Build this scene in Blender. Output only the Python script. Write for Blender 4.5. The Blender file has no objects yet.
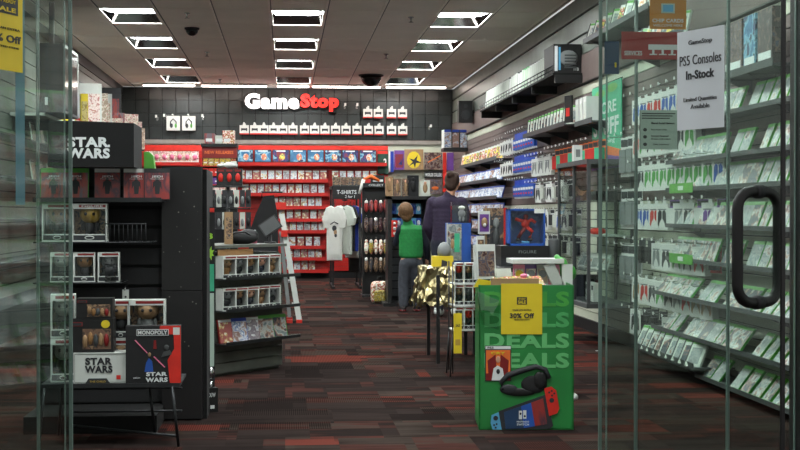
import bpy, bmesh, math, random
from mathutils import Matrix, Vector, Euler
random.seed(7)
PI = math.pi
C = bpy.context.scene.collection
# ------------------------------------------------------------------ camera
F = 1350.0; EYE = 1.162
yaw = math.atan(115/F); pit = math.atan(12.5/F)
FW = Vector((math.sin(yaw)*math.cos(pit), math.cos(yaw)*math.cos(pit), -math.sin(pit)))
RT = Vector((math.cos(yaw), -math.sin(yaw), 0)); UP = RT.cross(FW)
CAM = Vector((0, 0, EYE))
def ray(px, py): return FW + RT*((px-400)/F) + UP*((225-py)/F)
def PY(px, py, Y): d = ray(px, py); return CAM + d*(Y/d.y)
def PX(px, py, X): d = ray(px, py); return CAM + d*(X/d.x)
def PZ(px, py, Z=0.0): d = ray(px, py); return CAM + d*((Z-EYE)/d.z)
def PP(px, py, a, b):
    d = ray(px, py); n = Vector((b[1]-a[1], -(b[0]-a[0]), 0)); t = (n.dot(Vector((a[0], a[1], 0))-CAM))/n.dot(d)
    return CAM + d*t
cd = bpy.data.cameras.new('camera'); cam = bpy.data.objects.new('camera', cd); C.objects.link(cam)
cd.sensor_width = 36; cd.lens = F/800*36; cd.clip_end = 200
cam.matrix_world = Matrix.Translation(CAM) @ Matrix((RT, UP, -FW)).transposed().to_4x4()
bpy.context.scene.camera = cam
# ------------------------------------------------------------------ materials
def lin(c):
    r = []
    for v in c:
        v = v/255.0; r.append(v/12.92 if v <= .04045 else ((v+.055)/1.055)**2.4)
    return tuple(r)+(1,)
def newmat(name):
    m = bpy.data.materials.new(name); m.use_nodes = True
    return m, m.node_tree.nodes, m.node_tree.links, m.node_tree.nodes['Principled BSDF']
def M(name, col, rough=.6, metal=0, noise=.12, nscale=12, emit=0, spec=.5, bump=0, coat=0):
    m, N, L, b = newmat(name); c = lin(col)
    b.inputs['Roughness'].default_value = rough; b.inputs['Metallic'].default_value = metal
    b.inputs['Specular IOR Level'].default_value = spec
    b.inputs['Coat Weight'].default_value = coat
    tc = N.new('ShaderNodeTexCoord'); nz = N.new('ShaderNodeTexNoise'); nz.inputs['Scale'].default_value = nscale
    nz.inputs['Detail'].default_value = 3
    L.new(tc.outputs['Object'], nz.inputs['Vector'])
    r = N.new('ShaderNodeValToRGB')
    r.color_ramp.elements[0].position = .3; r.color_ramp.elements[1].position = .7
    r.color_ramp.elements[0].color = tuple(x*(1-noise) for x in c[:3])+(1,)
    r.color_ramp.elements[1].color = tuple(min(1, x*(1+noise)) for x in c[:3])+(1,)
    L.new(nz.outputs['Fac'], r.inputs['Fac']); L.new(r.outputs['Color'], b.inputs['Base Color'])
    if emit:
        L.new(r.outputs['Color'], b.inputs['Emission Color']); b.inputs['Emission Strength'].default_value = emit
    if bump:
        bp = N.new('ShaderNodeBump'); bp.inputs['Strength'].default_value = bump; bp.inputs['Distance'].default_value = .01
        L.new(nz.outputs['Fac'], bp.inputs['Height']); L.new(bp.outputs['Normal'], b.inputs['Normal'])
    return m
def art(name, cols, scale=22, stretch=(1, 1, 1), rough=.35):
    """printed artwork: blotches of several inks, different on every object"""
    m, N, L, b = newmat(name); b.inputs['Roughness'].default_value = rough
    tc = N.new('ShaderNodeTexCoord'); oi = N.new('ShaderNodeObjectInfo')
    mp = N.new('ShaderNodeMapping'); mp.inputs['Scale'].default_value = stretch
    mu = N.new('ShaderNodeMath'); mu.operation = 'MULTIPLY'; mu.inputs[1].default_value = 173
    nz = N.new('ShaderNodeTexNoise'); nz.noise_dimensions = '4D'; nz.inputs['Scale'].default_value = scale
    nz.inputs['Detail'].default_value = 4; nz.inputs['Distortion'].default_value = .5
    L.new(tc.outputs['Object'], mp.inputs['Vector']); L.new(mp.outputs['Vector'], nz.inputs['Vector'])
    L.new(oi.outputs['Random'], mu.inputs[0]); L.new(mu.outputs[0], nz.inputs['W'])
    ad = N.new('ShaderNodeMath'); ad.operation = 'MULTIPLY_ADD'
    ad.inputs[1].default_value = .34; L.new(oi.outputs['Random'], ad.inputs[0]); 
    sb = N.new('ShaderNodeMath'); sb.operation = 'SUBTRACT'; sb.inputs[1].default_value = .17
    L.new(nz.outputs['Fac'], sb.inputs[0]); L.new(sb.outputs[0], ad.inputs[2])
    r = N.new('ShaderNodeValToRGB'); r.color_ramp.interpolation = 'LINEAR'; cr = r.color_ramp
    n = len(cols)
    for i, c in enumerate(cols):
        p = 0 if i == 0 else .30+.40*i/n
        e = cr.elements[i] if i < 2 else cr.elements.new(p)
        e.position = p; e.color = lin(c)
    L.new(ad.outputs[0], r.inputs['Fac']); L.new(r.outputs['Color'], b.inputs['Base Color'])
    return m
def glassmat(name, tint, refl=1.0, ior=1.5):
    m = bpy.data.materials.new(name); m.use_nodes = True; N = m.node_tree.nodes; L = m.node_tree.links; N.clear()
    o = N.new('ShaderNodeOutputMaterial'); t = N.new('ShaderNodeBsdfTransparent'); t.inputs[0].default_value = lin(tint)
    g = N.new('ShaderNodeBsdfGlossy'); g.inputs['Roughness'].default_value = .01
    ge = N.new('ShaderNodeNewGeometry'); dt = N.new('ShaderNodeVectorMath'); dt.operation = 'DOT_PRODUCT'
    L.new(ge.outputs['Incoming'], dt.inputs[0]); L.new(ge.outputs['Normal'], dt.inputs[1])
    def mth(op, a, v=None):
        q = N.new('ShaderNodeMath'); q.operation = op; L.new(a, q.inputs[0])
        if v is not None: q.inputs[1].default_value = v
        return q
    r0 = ((ior-1)/(ior+1))**2
    q = N.new('ShaderNodeMath'); q.operation = 'SUBTRACT'; q.inputs[0].default_value = 1; L.new(mth('ABSOLUTE', dt.outputs['Value']).outputs[0], q.inputs[1])
    q = mth('POWER', q.outputs[0], 5); q = mth('MULTIPLY', q.outputs[0], 1-r0); q = mth('ADD', q.outputs[0], r0)
    mu = mth('MULTIPLY', q.outputs[0], refl); mu.use_clamp = True
    x = N.new('ShaderNodeMixShader'); L.new(mu.outputs[0], x.inputs[0])
    L.new(t.outputs[0], x.inputs[1]); L.new(g.outputs[0], x.inputs[2]); L.new(x.outputs[0], o.inputs[0])
    return m
K = {}
def mk(key, *a, **k): K[key] = M(key, *a, **k)
mk('black', (15, 15, 16), .5); mk('soft_black', (22, 22, 24), .8); mk('matte_black', (9, 9, 10), .9)
mk('wire', (58, 60, 62), .4, .7); mk('chrome', (190, 190, 190), .25, 1, noise=.03); mk('white', (206, 208, 204), .45, noise=.04)
mk('plastic_white', (205, 210, 205), .35, noise=.05); mk('offwhite', (190, 196, 186), .5, noise=.06)
mk('red', (190, 32, 22), .5); mk('bright_red', (205, 42, 30), .4); mk('shelf_red', (176, 24, 14), .45, noise=.06)
mk('dark_red', (120, 18, 18), .5); mk('green', (66, 150, 60), .45); mk('xbox_green', (84, 160, 60), .35)
mk('ps_blue', (40, 70, 170), .35); mk('blue', (30, 80, 165), .45); mk('light_blue', (90, 165, 205), .4); mk('purple', (104, 60, 140), .5)
mk('yellow', (214, 190, 34), .55, noise=.04); mk('orange', (226, 110, 45), .5); mk('teal', (60, 170, 130), .5); mk('gold', (170, 140, 60), .4)
mk('grey', (120, 124, 124), .5); mk('mid_grey', (62, 65, 66), .55); mk('dark_grey', (36, 38, 41), .6); mk('slat_grey', (84, 87, 80), .55)
mk('tan', (150, 120, 86), .6); mk('wood', (142, 104, 62), .55); mk('skin', (205, 152, 122), .5, noise=.04)
mk('hair_blond', (98, 70, 42), .75, noise=.25, nscale=60, bump=.6); mk('hair_brown', (58, 38, 28), .75, noise=.3, nscale=60, bump=.6)
mk('vest', (24, 124, 58), .75, nscale=30, bump=.2); mk('navy', (18, 24, 40), .8); mk('trousers', (62, 66, 74), .85, noise=.2, nscale=25, bump=.3)
mk('sweater', (44, 33, 56), .9, noise=.15, nscale=50, bump=.3); mk('jeans', (32, 36, 50), .85); mk('shoe', (46, 40, 42), .6)
mk('shirt_white', (205, 205, 198), .85, noise=.03); mk('shirt_grey', (140, 142, 138), .85); mk('shirt_blue', (34, 56, 150), .8)
mk('mauve', (104, 90, 86), .6, noise=.08); mk('pale_slat', (186, 190, 172), .5, noise=.05, nscale=3); mk('groove', (26, 26, 25), .8)
mk('dark_slat', (104, 112, 104), .38, noise=.15, nscale=4); mk('tile_dark', (44, 49, 49), .32, noise=.18, nscale=5, spec=.6); mk('tile_gap', (20, 22, 22), .8)
mk('ledge', (135, 130, 124), .5); mk('ceiling', (236, 228, 219), .9, noise=.04, nscale=2); mk('tbar', (246, 236, 228), .6)
mk('sale_green', (36, 124, 58), .4, noise=.16, nscale=3); mk('mint', (74, 160, 92), .4); mk('pale_green', (98, 178, 110), .4, noise=.03)
mk('lime', (150, 205, 60), .4); mk('paper', (214, 220, 226), .6, noise=.02); mk('notice', (176, 196, 184), .6, noise=.03)
mk('ink', (40, 42, 46), .6); mk('letter', (215, 220, 220), .5, noise=.02); mk('mirror', (215, 215, 215), .12, 1, noise=.02)
mk('reflector', (190, 190, 190), .06, 1, noise=.02); mk('lens', (236, 241, 240), .4, noise=.02, emit=23); mk('strip', (255, 236, 224), .4, noise=.02, emit=14); mk('sign_white', (255, 250, 250), .4, emit=1.0, noise=.01)
mk('sign_red', (238, 40, 30), .4, emit=.8, noise=.01); mk('blue_reflection', (104, 142, 156), .3, noise=.05); mk('sticker_orange', (190, 128, 52), .5)
mk('sticker_red', (150, 40, 40), .5); mk('sticker_blue', (28, 58, 92), .5); mk('pink', (222, 120, 150), .5); mk('screen', (16, 18, 20), .12)
mk('glow_edge', (112, 132, 126), .25, noise=.05)
K['foil'] = M('gold_foil', (168, 156, 118), .3, 1, noise=.1, nscale=9, bump=.3)
K['glass'] = glassmat('glass', (246, 252, 249), 1.0); K['clear'] = glassmat('clear_plastic', (248, 248, 248), .9, 1.35)
K['leaf_glass'] = glassmat('leaf_glass', (246, 252, 249), 1.7, 1.5)
K['clear_wrap'] = glassmat('clear_wrap', (232, 236, 234), 2.5, 1.45)
K['art_pale'] = art('pale_cover_art', [(196, 190, 184), (120, 110, 120), (222, 224, 220), (130, 152, 180), (226, 224, 214), (190, 170, 110), (150, 84, 80)], 20)
K['art_dark'] = art('dark_cover_art', [(30, 28, 34), (70, 56, 60), (120, 96, 84), (40, 60, 90), (150, 130, 110), (60, 30, 36)], 26)
K['art_blue'] = art('blue_cover_art', [(40, 60, 110), (206, 212, 222), (226, 228, 230), (90, 120, 170), (214, 216, 222), (150, 120, 110)], 20)
K['art_green'] = art('green_case_art', [(40, 46, 54), (140, 146, 144), (92, 108, 112), (176, 180, 174), (140, 104, 88), (44, 52, 64)], 15)
K['art_vivid'] = art('vivid_cover_art', [(40, 90, 160), (210, 120, 50), (230, 226, 214), (190, 40, 44), (60, 130, 80), (236, 200, 80)], 20)
K['art_comic'] = art('comic_art', [(230, 220, 180), (80, 110, 70), (214, 190, 70), (60, 54, 48), (220, 80, 60), (236, 236, 220)], 45)
K['art_pink'] = art('pink_pack_art', [(206, 130, 130), (232, 222, 216), (170, 70, 70), (236, 230, 214), (170, 150, 130)], 24)
K['art_poster'] = art('poster_art', [(16, 24, 60), (50, 110, 150), (130, 180, 200), (24, 26, 60), (36, 50, 110), (120, 40, 50)], 9)
K['art_sky'] = art('sky_backing_art', [(40, 90, 150), (70, 120, 176), (50, 100, 160), (110, 150, 190), (60, 90, 140)], 9)
K['art_yellow'] = art('yellow_pack_art', [(160, 140, 50), (200, 186, 120), (90, 70, 40), (220, 200, 60), (150, 60, 50)], 40)
K['art_brown'] = art('brown_pack_art', [(70, 54, 46), (120, 92, 74), (46, 40, 40), (160, 130, 100), (60, 60, 64)], 30)
K['art_red'] = art('dusky_red_art', [(96, 36, 42), (150, 52, 48), (78, 52, 64), (172, 74, 62), (120, 104, 112)], 11, (1, 1, .5))
# carpet
def carpet():
    m, N, L, b = newmat('plank_carpet'); b.inputs['Roughness'].default_value = 1; b.inputs['Specular IOR Level'].default_value = 0
    tc = N.new('ShaderNodeTexCoord')
    def brick(w, h, off):
        mp = N.new('ShaderNodeMapping'); mp.inputs['Location'].default_value = off
        t = N.new('ShaderNodeTexBrick'); t.inputs['Scale'].default_value = 1; t.inputs['Mortar Size'].default_value = 0
        t.inputs['Brick Width'].default_value = w; t.inputs['Row Height'].default_value = h
        t.inputs['Color1'].default_value = (0, 0, 0, 1); t.inputs['Color2'].default_value = (1, 1, 1, 1)
        t.offset = .37
        L.new(tc.outputs['Object'], mp.inputs['Vector']); L.new(mp.outputs['Vector'], t.inputs['Vector']); return t
    a = brick(.95, .5, (0, 0, 0)); c = brick(.55, .25, (.3, 0, 0)); d = brick(.38, .5, (.11, .06, 0))
    mp = N.new('ShaderNodeMapping'); mp.inputs['Scale'].default_value = (1.6, 9, 1)
    L.new(tc.outputs['Object'], mp.inputs['Vector'])
    nz = N.new('ShaderNodeTexNoise'); nz.inputs['Scale'].default_value = 1; nz.inputs['Detail'].default_value = 4; L.new(mp.outputs['Vector'], nz.inputs['Vector'])
    def mx(x, y, op, v=None):
        q = N.new('ShaderNodeMath'); q.operation = op
        L.new(x, q.inputs[0])
        if v is None: L.new(y, q.inputs[1])
        else: q.inputs[1].default_value = v
        return q.outputs[0]
    s = mx(mx(a.outputs['Color'], None, 'MULTIPLY', .32), mx(c.outputs['Color'], None, 'MULTIPLY', .36), 'ADD')
    s = mx(s, mx(d.outputs['Color'], None, 'MULTIPLY', .22), 'ADD')
    s = mx(s, mx(nz.outputs['Fac'], None, 'MULTIPLY', .34), 'ADD')
    r = N.new('ShaderNodeValToRGB'); cr = r.color_ramp
    for i, (p, col) in enumerate([(.30, (33, 28, 27)), (.46, (47, 40, 38)), (.57, (36, 31, 30)), (.66, (64, 41, 37)), (.71, (60, 53, 48)), (.80, (43, 36, 34)), (.90, (92, 48, 41))]):
        e = cr.elements[i] if i < 2 else cr.elements.new(p)
        e.position = p; e.color = lin(col)
    L.new(s, r.inputs['Fac'])
    # ribbed loops
    w = N.new('ShaderNodeTexWave'); w.inputs['Scale'].default_value = 26; w.bands_direction = 'X'; L.new(tc.outputs['Object'], w.inputs['Vector'])
    mixn = N.new('ShaderNodeMix'); mixn.data_type = 'RGBA'; mixn.blend_type = 'MULTIPLY'
    fac = mx(mx(c.outputs['Color'], None, 'GREATER_THAN', .72), None, 'MULTIPLY', .5)
    L.new(fac, mixn.inputs[0]); L.new(r.outputs['Color'], mixn.inputs[6]); L.new(w.outputs['Color'], mixn.inputs[7])
    L.new(mixn.outputs[2], b.inputs['Base Color'])
    bp = N.new('ShaderNodeBump'); bp.inputs['Strength'].default_value = .5; n2 = N.new('ShaderNodeTexNoise'); n2.inputs['Scale'].default_value = 250
    L.new(tc.outputs['Object'], n2.inputs['Vector']); L.new(n2.outputs['Fac'], bp.inputs['Height']); L.new(bp.outputs['Normal'], b.inputs['Normal'])
    return m
K['carpet'] = carpet()
def speckle():
    m, N, L, b = newmat('black_speckled_board'); b.inputs['Roughness'].default_value = .45
    tc = N.new('ShaderNodeTexCoord'); v = N.new('ShaderNodeTexVoronoi'); v.inputs['Scale'].default_value = 22
    L.new(tc.outputs['Object'], v.inputs['Vector']); r = N.new('ShaderNodeValToRGB')
    r.color_ramp.elements[0].position = .07; r.color_ramp.elements[0].color = lin((120, 116, 110)); r.color_ramp.elements[1].position = .11
    r.color_ramp.elements[1].color = lin((19, 18, 19)); L.new(v.outputs['Distance'], r.inputs['Fac']); L.new(r.outputs['Color'], b.inputs['Base Color'])
    return m
K['speckle'] = speckle()
# ------------------------------------------------------------------ mesh builder
_tc = {}
def text_geo(s, bold=0.0, ext=.0):
    k = (s, bold, ext)
    if k not in _tc:
        cu = bpy.data.curves.new('t', 'FONT'); cu.body = s; cu.size = 1; cu.offset = bold; cu.extrude = ext
        cu.resolution_u = 3; cu.space_character = 1+bold*2
        o = bpy.data.objects.new('t', cu); me = bpy.data.meshes.new_from_object(o)
        vs = [tuple(v.co) for v in me.vertices]; fs = [tuple(p.vertices) for p in me.polygons]
        bpy.data.objects.remove(o); bpy.data.curves.remove(cu); bpy.data.meshes.remove(me)
        _tc[k] = (vs, fs)
    return _tc[k]
class MB:
    def __init__(s): s.v = []; s.f = []; s.m = []; s.mats = []; s.T = Matrix(); s.sm = []
    def mi(s, k):
        if k not in s.mats: s.mats.append(k)
        return s.mats.index(k)
    def add(s, vs, fs, k, smooth=False):
        b = len(s.v); i = s.mi(k); T = s.T
        s.v += [tuple(T @ Vector(p)) for p in vs]
        for f in fs: s.f.append(tuple(b+q for q in f)); s.m.append(i); s.sm.append(smooth)
        return s
    def box(s, x0, x1, y0, y1, z0, z1, k, skip=''):
        vs = [(x0, y0, z0), (x1, y0, z0), (x1, y1, z0), (x0, y1, z0), (x0, y0, z1), (x1, y0, z1), (x1, y1, z1), (x0, y1, z1)]
        fs = {'b': (0, 3, 2, 1), 't': (4, 5, 6, 7), 'f': (0, 1, 5, 4), 'r': (1, 2, 6, 5), 'k': (2, 3, 7, 6), 'l': (3, 0, 4, 7)}
        return s.add(vs, [f for n, f in fs.items() if n not in skip], k)
    def cb(s, cx, cy, cz, sx, sy, sz, k): return s.box(cx-sx/2, cx+sx/2, cy-sy/2, cy+sy/2, cz-sz/2, cz+sz/2, k)
    def poly(s, pts, k, y=0.0, th=.002):     # outline in xz, facing -y, with thickness
        n = len(pts); vs = [(p[0], y, p[1]) for p in pts]+[(p[0], y+th, p[1]) for p in pts]
        fs = [tuple(range(n)), tuple(range(2*n-1, n-1, -1))]+[(i, (i+1) % n+0, (i+1) % n+n, i+n)[::-1] for i in range(n)]
        return s.add(vs, fs, k)
    def disc(s, cx, cz, rx, rz, k, y=0.0, th=.002, n=14):
        return s.poly([(cx+rx*math.cos(2*PI*i/n), cz+rz*math.sin(2*PI*i/n)) for i in range(n)], k, y, th)
    def tube(s, pts, r, k, n=6, closed=False, nrm=None):
        pts = [Vector(p) for p in pts]; vs = []; m = len(pts); fs = []
        for i, p in enumerate(pts):
            a = pts[i-1] if (i or closed) else p; b = pts[(i+1) % m] if (i < m-1 or closed) else p
            t = (b-a).normalized(); u = t.cross(Vector((0, 0, 1)))
            if u.length < .05: u = t.cross(Vector((0, 1, 0)))
            if nrm is not None: u = Vector(nrm)
            u.normalize(); w = t.cross(u); rr = r[i] if isinstance(r, (list, tuple)) else r
            vs += [tuple(p+u*rr*math.cos(2*PI*j/n)+w*rr*math.sin(2*PI*j/n)) for j in range(n)]
        for i in range(m if closed else m-1):
            a = i*n; b = ((i+1) % m)*n
            fs += [(a+j, a+(j+1) % n, b+(j+1) % n, b+j) for j in range(n)]
        if not closed: fs += [tuple(range(n))[::-1], tuple((m-1)*n+j for j in range(n))]
        return s.add(vs, fs, k, True)
    def lathe(s, prof, k, c=(0, 0), n=16, z0=0):
        vs = []; fs = []
        for r, z in prof: vs += [(c[0]+r*math.cos(2*PI*j/n), c[1]+r*math.sin(2*PI*j/n), z+z0) for j in range(n)]
        for i in range(len(prof)-1):
            fs += [(i*n+j, i*n+(j+1) % n, (i+1)*n+(j+1) % n, (i+1)*n+j) for j in range(n)]
        fs += [tuple(range(n))[::-1], tuple((len(prof)-1)*n+j for j in range(n))]
        return s.add(vs, fs, k, True)
    def ball(s, cx, cy, cz, rx, ry, rz, k, n=10, m=7):
        vs = [(cx, cy, cz-rz)]; fs = []
        for i in range(1, m):
            a = -PI/2+PI*i/m
            vs += [(cx+rx*math.cos(a)*math.cos(2*PI*j/n), cy+ry*math.cos(a)*math.sin(2*PI*j/n), cz+rz*math.sin(a)) for j in range(n)]
        vs.append((cx, cy, cz+rz)); t = len(vs)-1
        fs += [(0, 1+(j+1) % n, 1+j) for j in range(n)]
        for i in range(m-2): fs += [(1+i*n+j, 1+i*n+(j+1) % n, 1+(i+1)*n+(j+1) % n, 1+(i+1)*n+j) for j in range(n)]
        fs += [(1+(m-2)*n+j, 1+(m-2)*n+(j+1) % n, t) for j in range(n)]
        return s.add(vs, fs, k, True)
    def text(s, body, cx, cz, w, h, k, y=0.0, bold=.0, ext=0.0, dep=.002):
        vs, fs = text_geo(body, bold, .5)
        xs = [v[0] for v in vs]; zs = [v[1] for v in vs]
        x0, x1, z0, z1 = min(xs), max(xs), min(zs), max(zs); sx = w/(x1-x0); sz = h/(z1-z0) if h else sx
        cz0 = (z0+z1)/2; cx0 = (x0+x1)/2
        return s.add([(cx+(v[0]-cx0)*sx, y-v[2]*dep, cz+(v[1]-cz0)*sz) for v in vs], fs, k)
    def mesh(s, name):
        me = bpy.data.meshes.new(name); me.from_pydata(s.v, [], s.f)
        for k in s.mats: me.materials.append(K[k] if isinstance(k, str) else k)
        me.polygons.foreach_set('material_index', s.m); me.polygons.foreach_set('use_smooth', s.sm); me.update(); return me
    def obj(s, name, parent=None, link=True, label=None):
        o = bpy.data.objects.new(name, s.mesh(name))
        if link: C.objects.link(o)
        if parent is not None: o.parent = parent; KIDS.setdefault(parent, []).append(o)
        if label: o['label'] = label
        return o
KIDS = {}
def tag(o, label, cat, group=None, kind=None):
    if label: o['label'] = label
    if cat: o['category'] = cat
    if group: o['group'] = group
    if kind: o['kind'] = kind
    return o
def thing(name, label, cat, loc=(0, 0, 0), rz=0, group=None, link=True):
    o = bpy.data.objects.new(name, None); o.empty_display_size = .05
    if link: C.objects.link(o)
    o.location = loc; o.rotation_euler = (0, 0, rz); return tag(o, label, cat, group)
def solo(name, mb, label, cat, loc=(0, 0, 0), rz=0, group=None, rx=0):
    o = mb.obj(name); o.location = loc; o.rotation_euler = (rx, 0, rz); return tag(o, label, cat, group)
def struct(name, mb, parent=None):
    o = mb.obj(name, parent)
    if parent is None: o['kind'] = 'structure'
    return o
def dup(root, loc, rz=0, label=None, group=None, rx=0, sc=None):
    r = root.copy(); C.objects.link(r); r.location = loc; r.rotation_euler = (rx, 0, rz)
    if sc: r.scale = sc
    if label: r['label'] = label
    if group: r['group'] = group
    for ch in KIDS.get(root, []):
        c = ch.copy(); C.objects.link(c); c.parent = r
        for g in KIDS.get(ch, []):
            d = g.copy(); C.objects.link(d); d.parent = c
    return r
ONES = 'zeroth first second third fourth fifth sixth seventh eighth ninth tenth eleventh twelfth thirteenth fourteenth fifteenth sixteenth seventeenth eighteenth nineteenth twentieth'.split()
def nth(i):
    if i <= 20: return ONES[i]
    return {2: 'twenty', 3: 'thirty', 4: 'forty'}[i//10]+'-'+ONES[i % 10] if i % 10 else {3: 'thirtieth', 4: 'fortieth'}[i//10]
# prototypes (unlinked; every use is a copy)
def proto_single(name, mb, cat):
    o = mb.obj(name, link=False); o['category'] = cat; return o
# ------------------------------------------------------------------ the room
XR, XL, YB, H = 2.98, -2.84, 23.95, 3.362; YS = 4.82
b = MB(); b.box(-6, 6, -2.5, 24.2, -.1, 0, 'carpet'); struct('floor', b)
# right wall
b = MB(); b.box(XR+.02, XR+.14, YS, YB+.2, 0, H, 'groove')
def slats(b, z0, z1, p, k, g=.01):
    n = max(1, round((z1-z0)/p)); q = (z1-z0)/n
    for i in range(n): b.box(XR, XR+.03, YS, YB, z0+i*q+g/2, z0+(i+1)*q-g/2, k)
b.box(XR-.012, XR+.03, YS, YB, 0, .11, 'black')
slats(b, .11, 1.26, .082, 'pale_slat', .009); slats(b, 1.26, 2.34, .082, 'mauve', .008); slats(b, 2.34, 2.44, .1, 'pale_slat')
b.box(XR-.03, XR+.03, YS, YB, 2.445, 2.455, 'black'); b.box(XR-.01, XR+.03, YS, YB, 2.46, 2.74, 'mauve')
slats(b, 2.74, H, .2, 'dark_slat', .024); struct('wall_right', b)
# left wall
b = MB(); b.box(XL-.14, XL-.02, YS, YB+.2, 0, H, 'groove')
z = .1
while z < 3.2:
    b.box(XL-.03, XL, YS, YB, z+.006, min(z+.16, H)-.006, 'dark_slat'); z += .16
b.box(XL-.03, XL+.02, YS, YB, 3.22, H, 'black'); b.box(XL-.03, XL+.01, YS, YB, 0, .1, 'black'); struct('wall_left', b)
# back wall with square tiles
b = MB(); b.box(XL-.1, XR+.1, YB+.02, YB+.14, 0, H, 'tile_gap')
x = XL
while x < XR:
    z = 2.45
    while z < H: b.box(x+.006, min(x+.232, XR)-.006, YB, YB+.02, z+.006, min(z+.228, H)-.004, 'tile_dark'); z += .228
    x += .232
b.box(XL, XR, YB-.02, YB+.02, 0, 2.37, 'pale_slat'); b.box(XL, XR, YB-.06, YB+.01, 2.37, 2.44, 'ledge'); struct('wall_back', b)
b = MB(); b.box(XL, XR, YB-.05, YB-.02, 0, .13, 'black'); struct('baseboard_back', b)
# ceiling tiles with openings for the lamps
cx0, cw, cy0, cl = -.165, .617, 14.73, 1.2
b = MB()
lit = set()
for k in range(-8, 8, 2):
    for c in (-3, 0, 3): lit.add((c, k))
for i in range(-5, 6):
    for k in range(-9, 8):
        xa, xb = max(cx0+i*cw, XL), min(cx0+(i+1)*cw, XR); ya, yb = max(cy0+k*cl, YS), min(cy0+(k+1)*cl, YB)
        if xb <= xa or yb <= ya or (i, k) in lit: continue
        b.box(xa+.008, xb-.008, ya+.008, yb-.008, H+.004, H+.03, 'ceiling')
for i in range(-4, 6): b.box(cx0+i*cw-.014, cx0+i*cw+.008, YS, YB, H-.004, H+.012, 'tbar'); b.box(cx0+i*cw+.009, cx0+i*cw+.02, YS, YB, H-.001, H+.01, 'mid_grey')
for k in range(-8, 8): b.box(XL, XR, cy0+k*cl-.008, cy0+k*cl+.008, H+.001, H+.012, 'ceiling')
b.box(XL-.1, XR+.1, YS, YB+.1, H+.143, H+.148, 'ceiling')
b.box(XL, XR, YB-.62, YB-.58, H-.004, H+.01, 'tbar')
struct('ceiling', b)
# troffers
tp = thing('ceiling_light', None, 'ceiling light', link=False)
w, l, d = cw-.03, cl-.03, .13
b = MB(); b.box(-w/2, w/2, -l/2, l/2, d-.002, d+.012, 'white'); q_ = .024
b.add([(-w/2, l/2, 0), (w/2, l/2, 0), (w/2-q_, l/2-q_, d), (-w/2+q_, l/2-q_, d)], [(0, 1, 2, 3)], 'reflector'); b.add([(-w/2, -l/2, 0), (w/2, -l/2, 0), (w/2-q_, -l/2+q_, d), (-w/2+q_, -l/2+q_, d)], [(3, 2, 1, 0)], 'reflector')
for s_ in (-1, 1): b.add([(s_*w/2, -l/2, 0), (s_*w/2, l/2, 0), (s_*(w/2-q_), l/2-q_, d), (s_*(w/2-q_), -l/2+q_, d)], [(0, 1, 2, 3)], 'reflector')
for sx, sy in ((-1, 0), (1, 0)): b.box(sx*w/2-.012, sx*w/2+.012, -l/2, l/2, -.006, .002, 'tbar')
for sy in (-1, 1): b.box(-w/2, w/2, sy*l/2-.012, sy*l/2+.012, -.006, .002, 'ceiling')
b.obj('housing', tp, False)
b = MB()
for q in range(3): b.box(-w/2+.04+q*(w-.08)/3, -w/2+.035+(q+1)*(w-.08)/3, -l/2+.04, l/2-.04, d-.02, d-.006, 'lens')
b.obj('diffuser', tp, False)
colname = {-3: 'over the dark slatted wall', 0: 'over the middle aisle', 3: 'over the pale product wall'}
for (c, k) in sorted(lit, key=lambda t: (t[0], -t[1])):
    dup(tp, (cx0+(c+.5)*cw, cy0+(k+.5)*cl, H), 0, 'recessed ceiling light %s, %s in line from the back wall' % (colname[c], nth((6-k)//2+1)), 'recessed ceiling lights')
tp2 = thing('strip_light', None, 'ceiling light', link=False)
b = MB(); b.box(-.5, .5, -.07, .07, -.03, .02, 'white'); b.obj('housing', tp2, False)
b = MB(); b.box(-.49, .49, -.055, .055, -.045, -.03, 'strip'); b.obj('diffuser', tp2, False)
for i, (pa, pb) in enumerate([(143, 195), (201, 267), (277, 309), (312, 381), (386, 446)]):
    A = PY(pa, 86, 23.3).x; B = PY(pb, 86, 23.3).x
    dup(tp2, ((A+B)/2, 23.3, H), 0, 'slim strip light along the back wall, %s counting from the headset boxes' % nth(i+1), 'strip lights by the back wall', sc=((B-A), 1, 1))
# sprinklers, domes
b = MB(); b.lathe([(.035, 0), (.035, -.006), (.012, -.012), (.012, -.05), (.02, -.055), (.03, -.06)][::-1], 'chrome', n=10)
sp = proto_single('sprinkler_head', b, 'sprinkler')
sprk = [(187, 13, 'beside the front dome camera'), (207, 52, 'behind the smoked dome camera'), (386, 54, 'beyond the large dome camera'), (411, 17, 'between the middle and wall-side lights'), (220, 79, 'close to the back wall')]
for px, py, w_ in sprk:
    p = PZ(px, py, H); dup(sp, p, 0, 'small ceiling sprinkler head '+w_)
for px, py, r, w_ in ((192, 30, .075, 'small black dome camera hanging from the ceiling'), (371, 77, .17, 'large black half dome camera near the back of the ceiling')):
    p = PZ(px, py-2, H); t = thing('dome_camera', w_, 'security camera', p)
    b = MB(); b.lathe([(r*1.15, -.02), (r*1.2, 0)], 'dark_grey', n=20); b.obj('mount', t)
    b = MB(); b.lathe([(r*math.cos(a*PI/12), -.02-r*math.sin(a*PI/12)) for a in range(6, -1, -1)], 'screen', n=20); b.obj('dome', t)
p = PZ(298, 1, H); b = MB(); b.box(-.2, .2, -.2, .2, -.008, 0, 'ceiling'); b.lathe([(.1, -.02), (.16, -.008)], 'tbar', n=20); solo('ceiling_vent', b, 'round air vent on the ceiling before the middle lights', 'vent', p)

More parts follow.
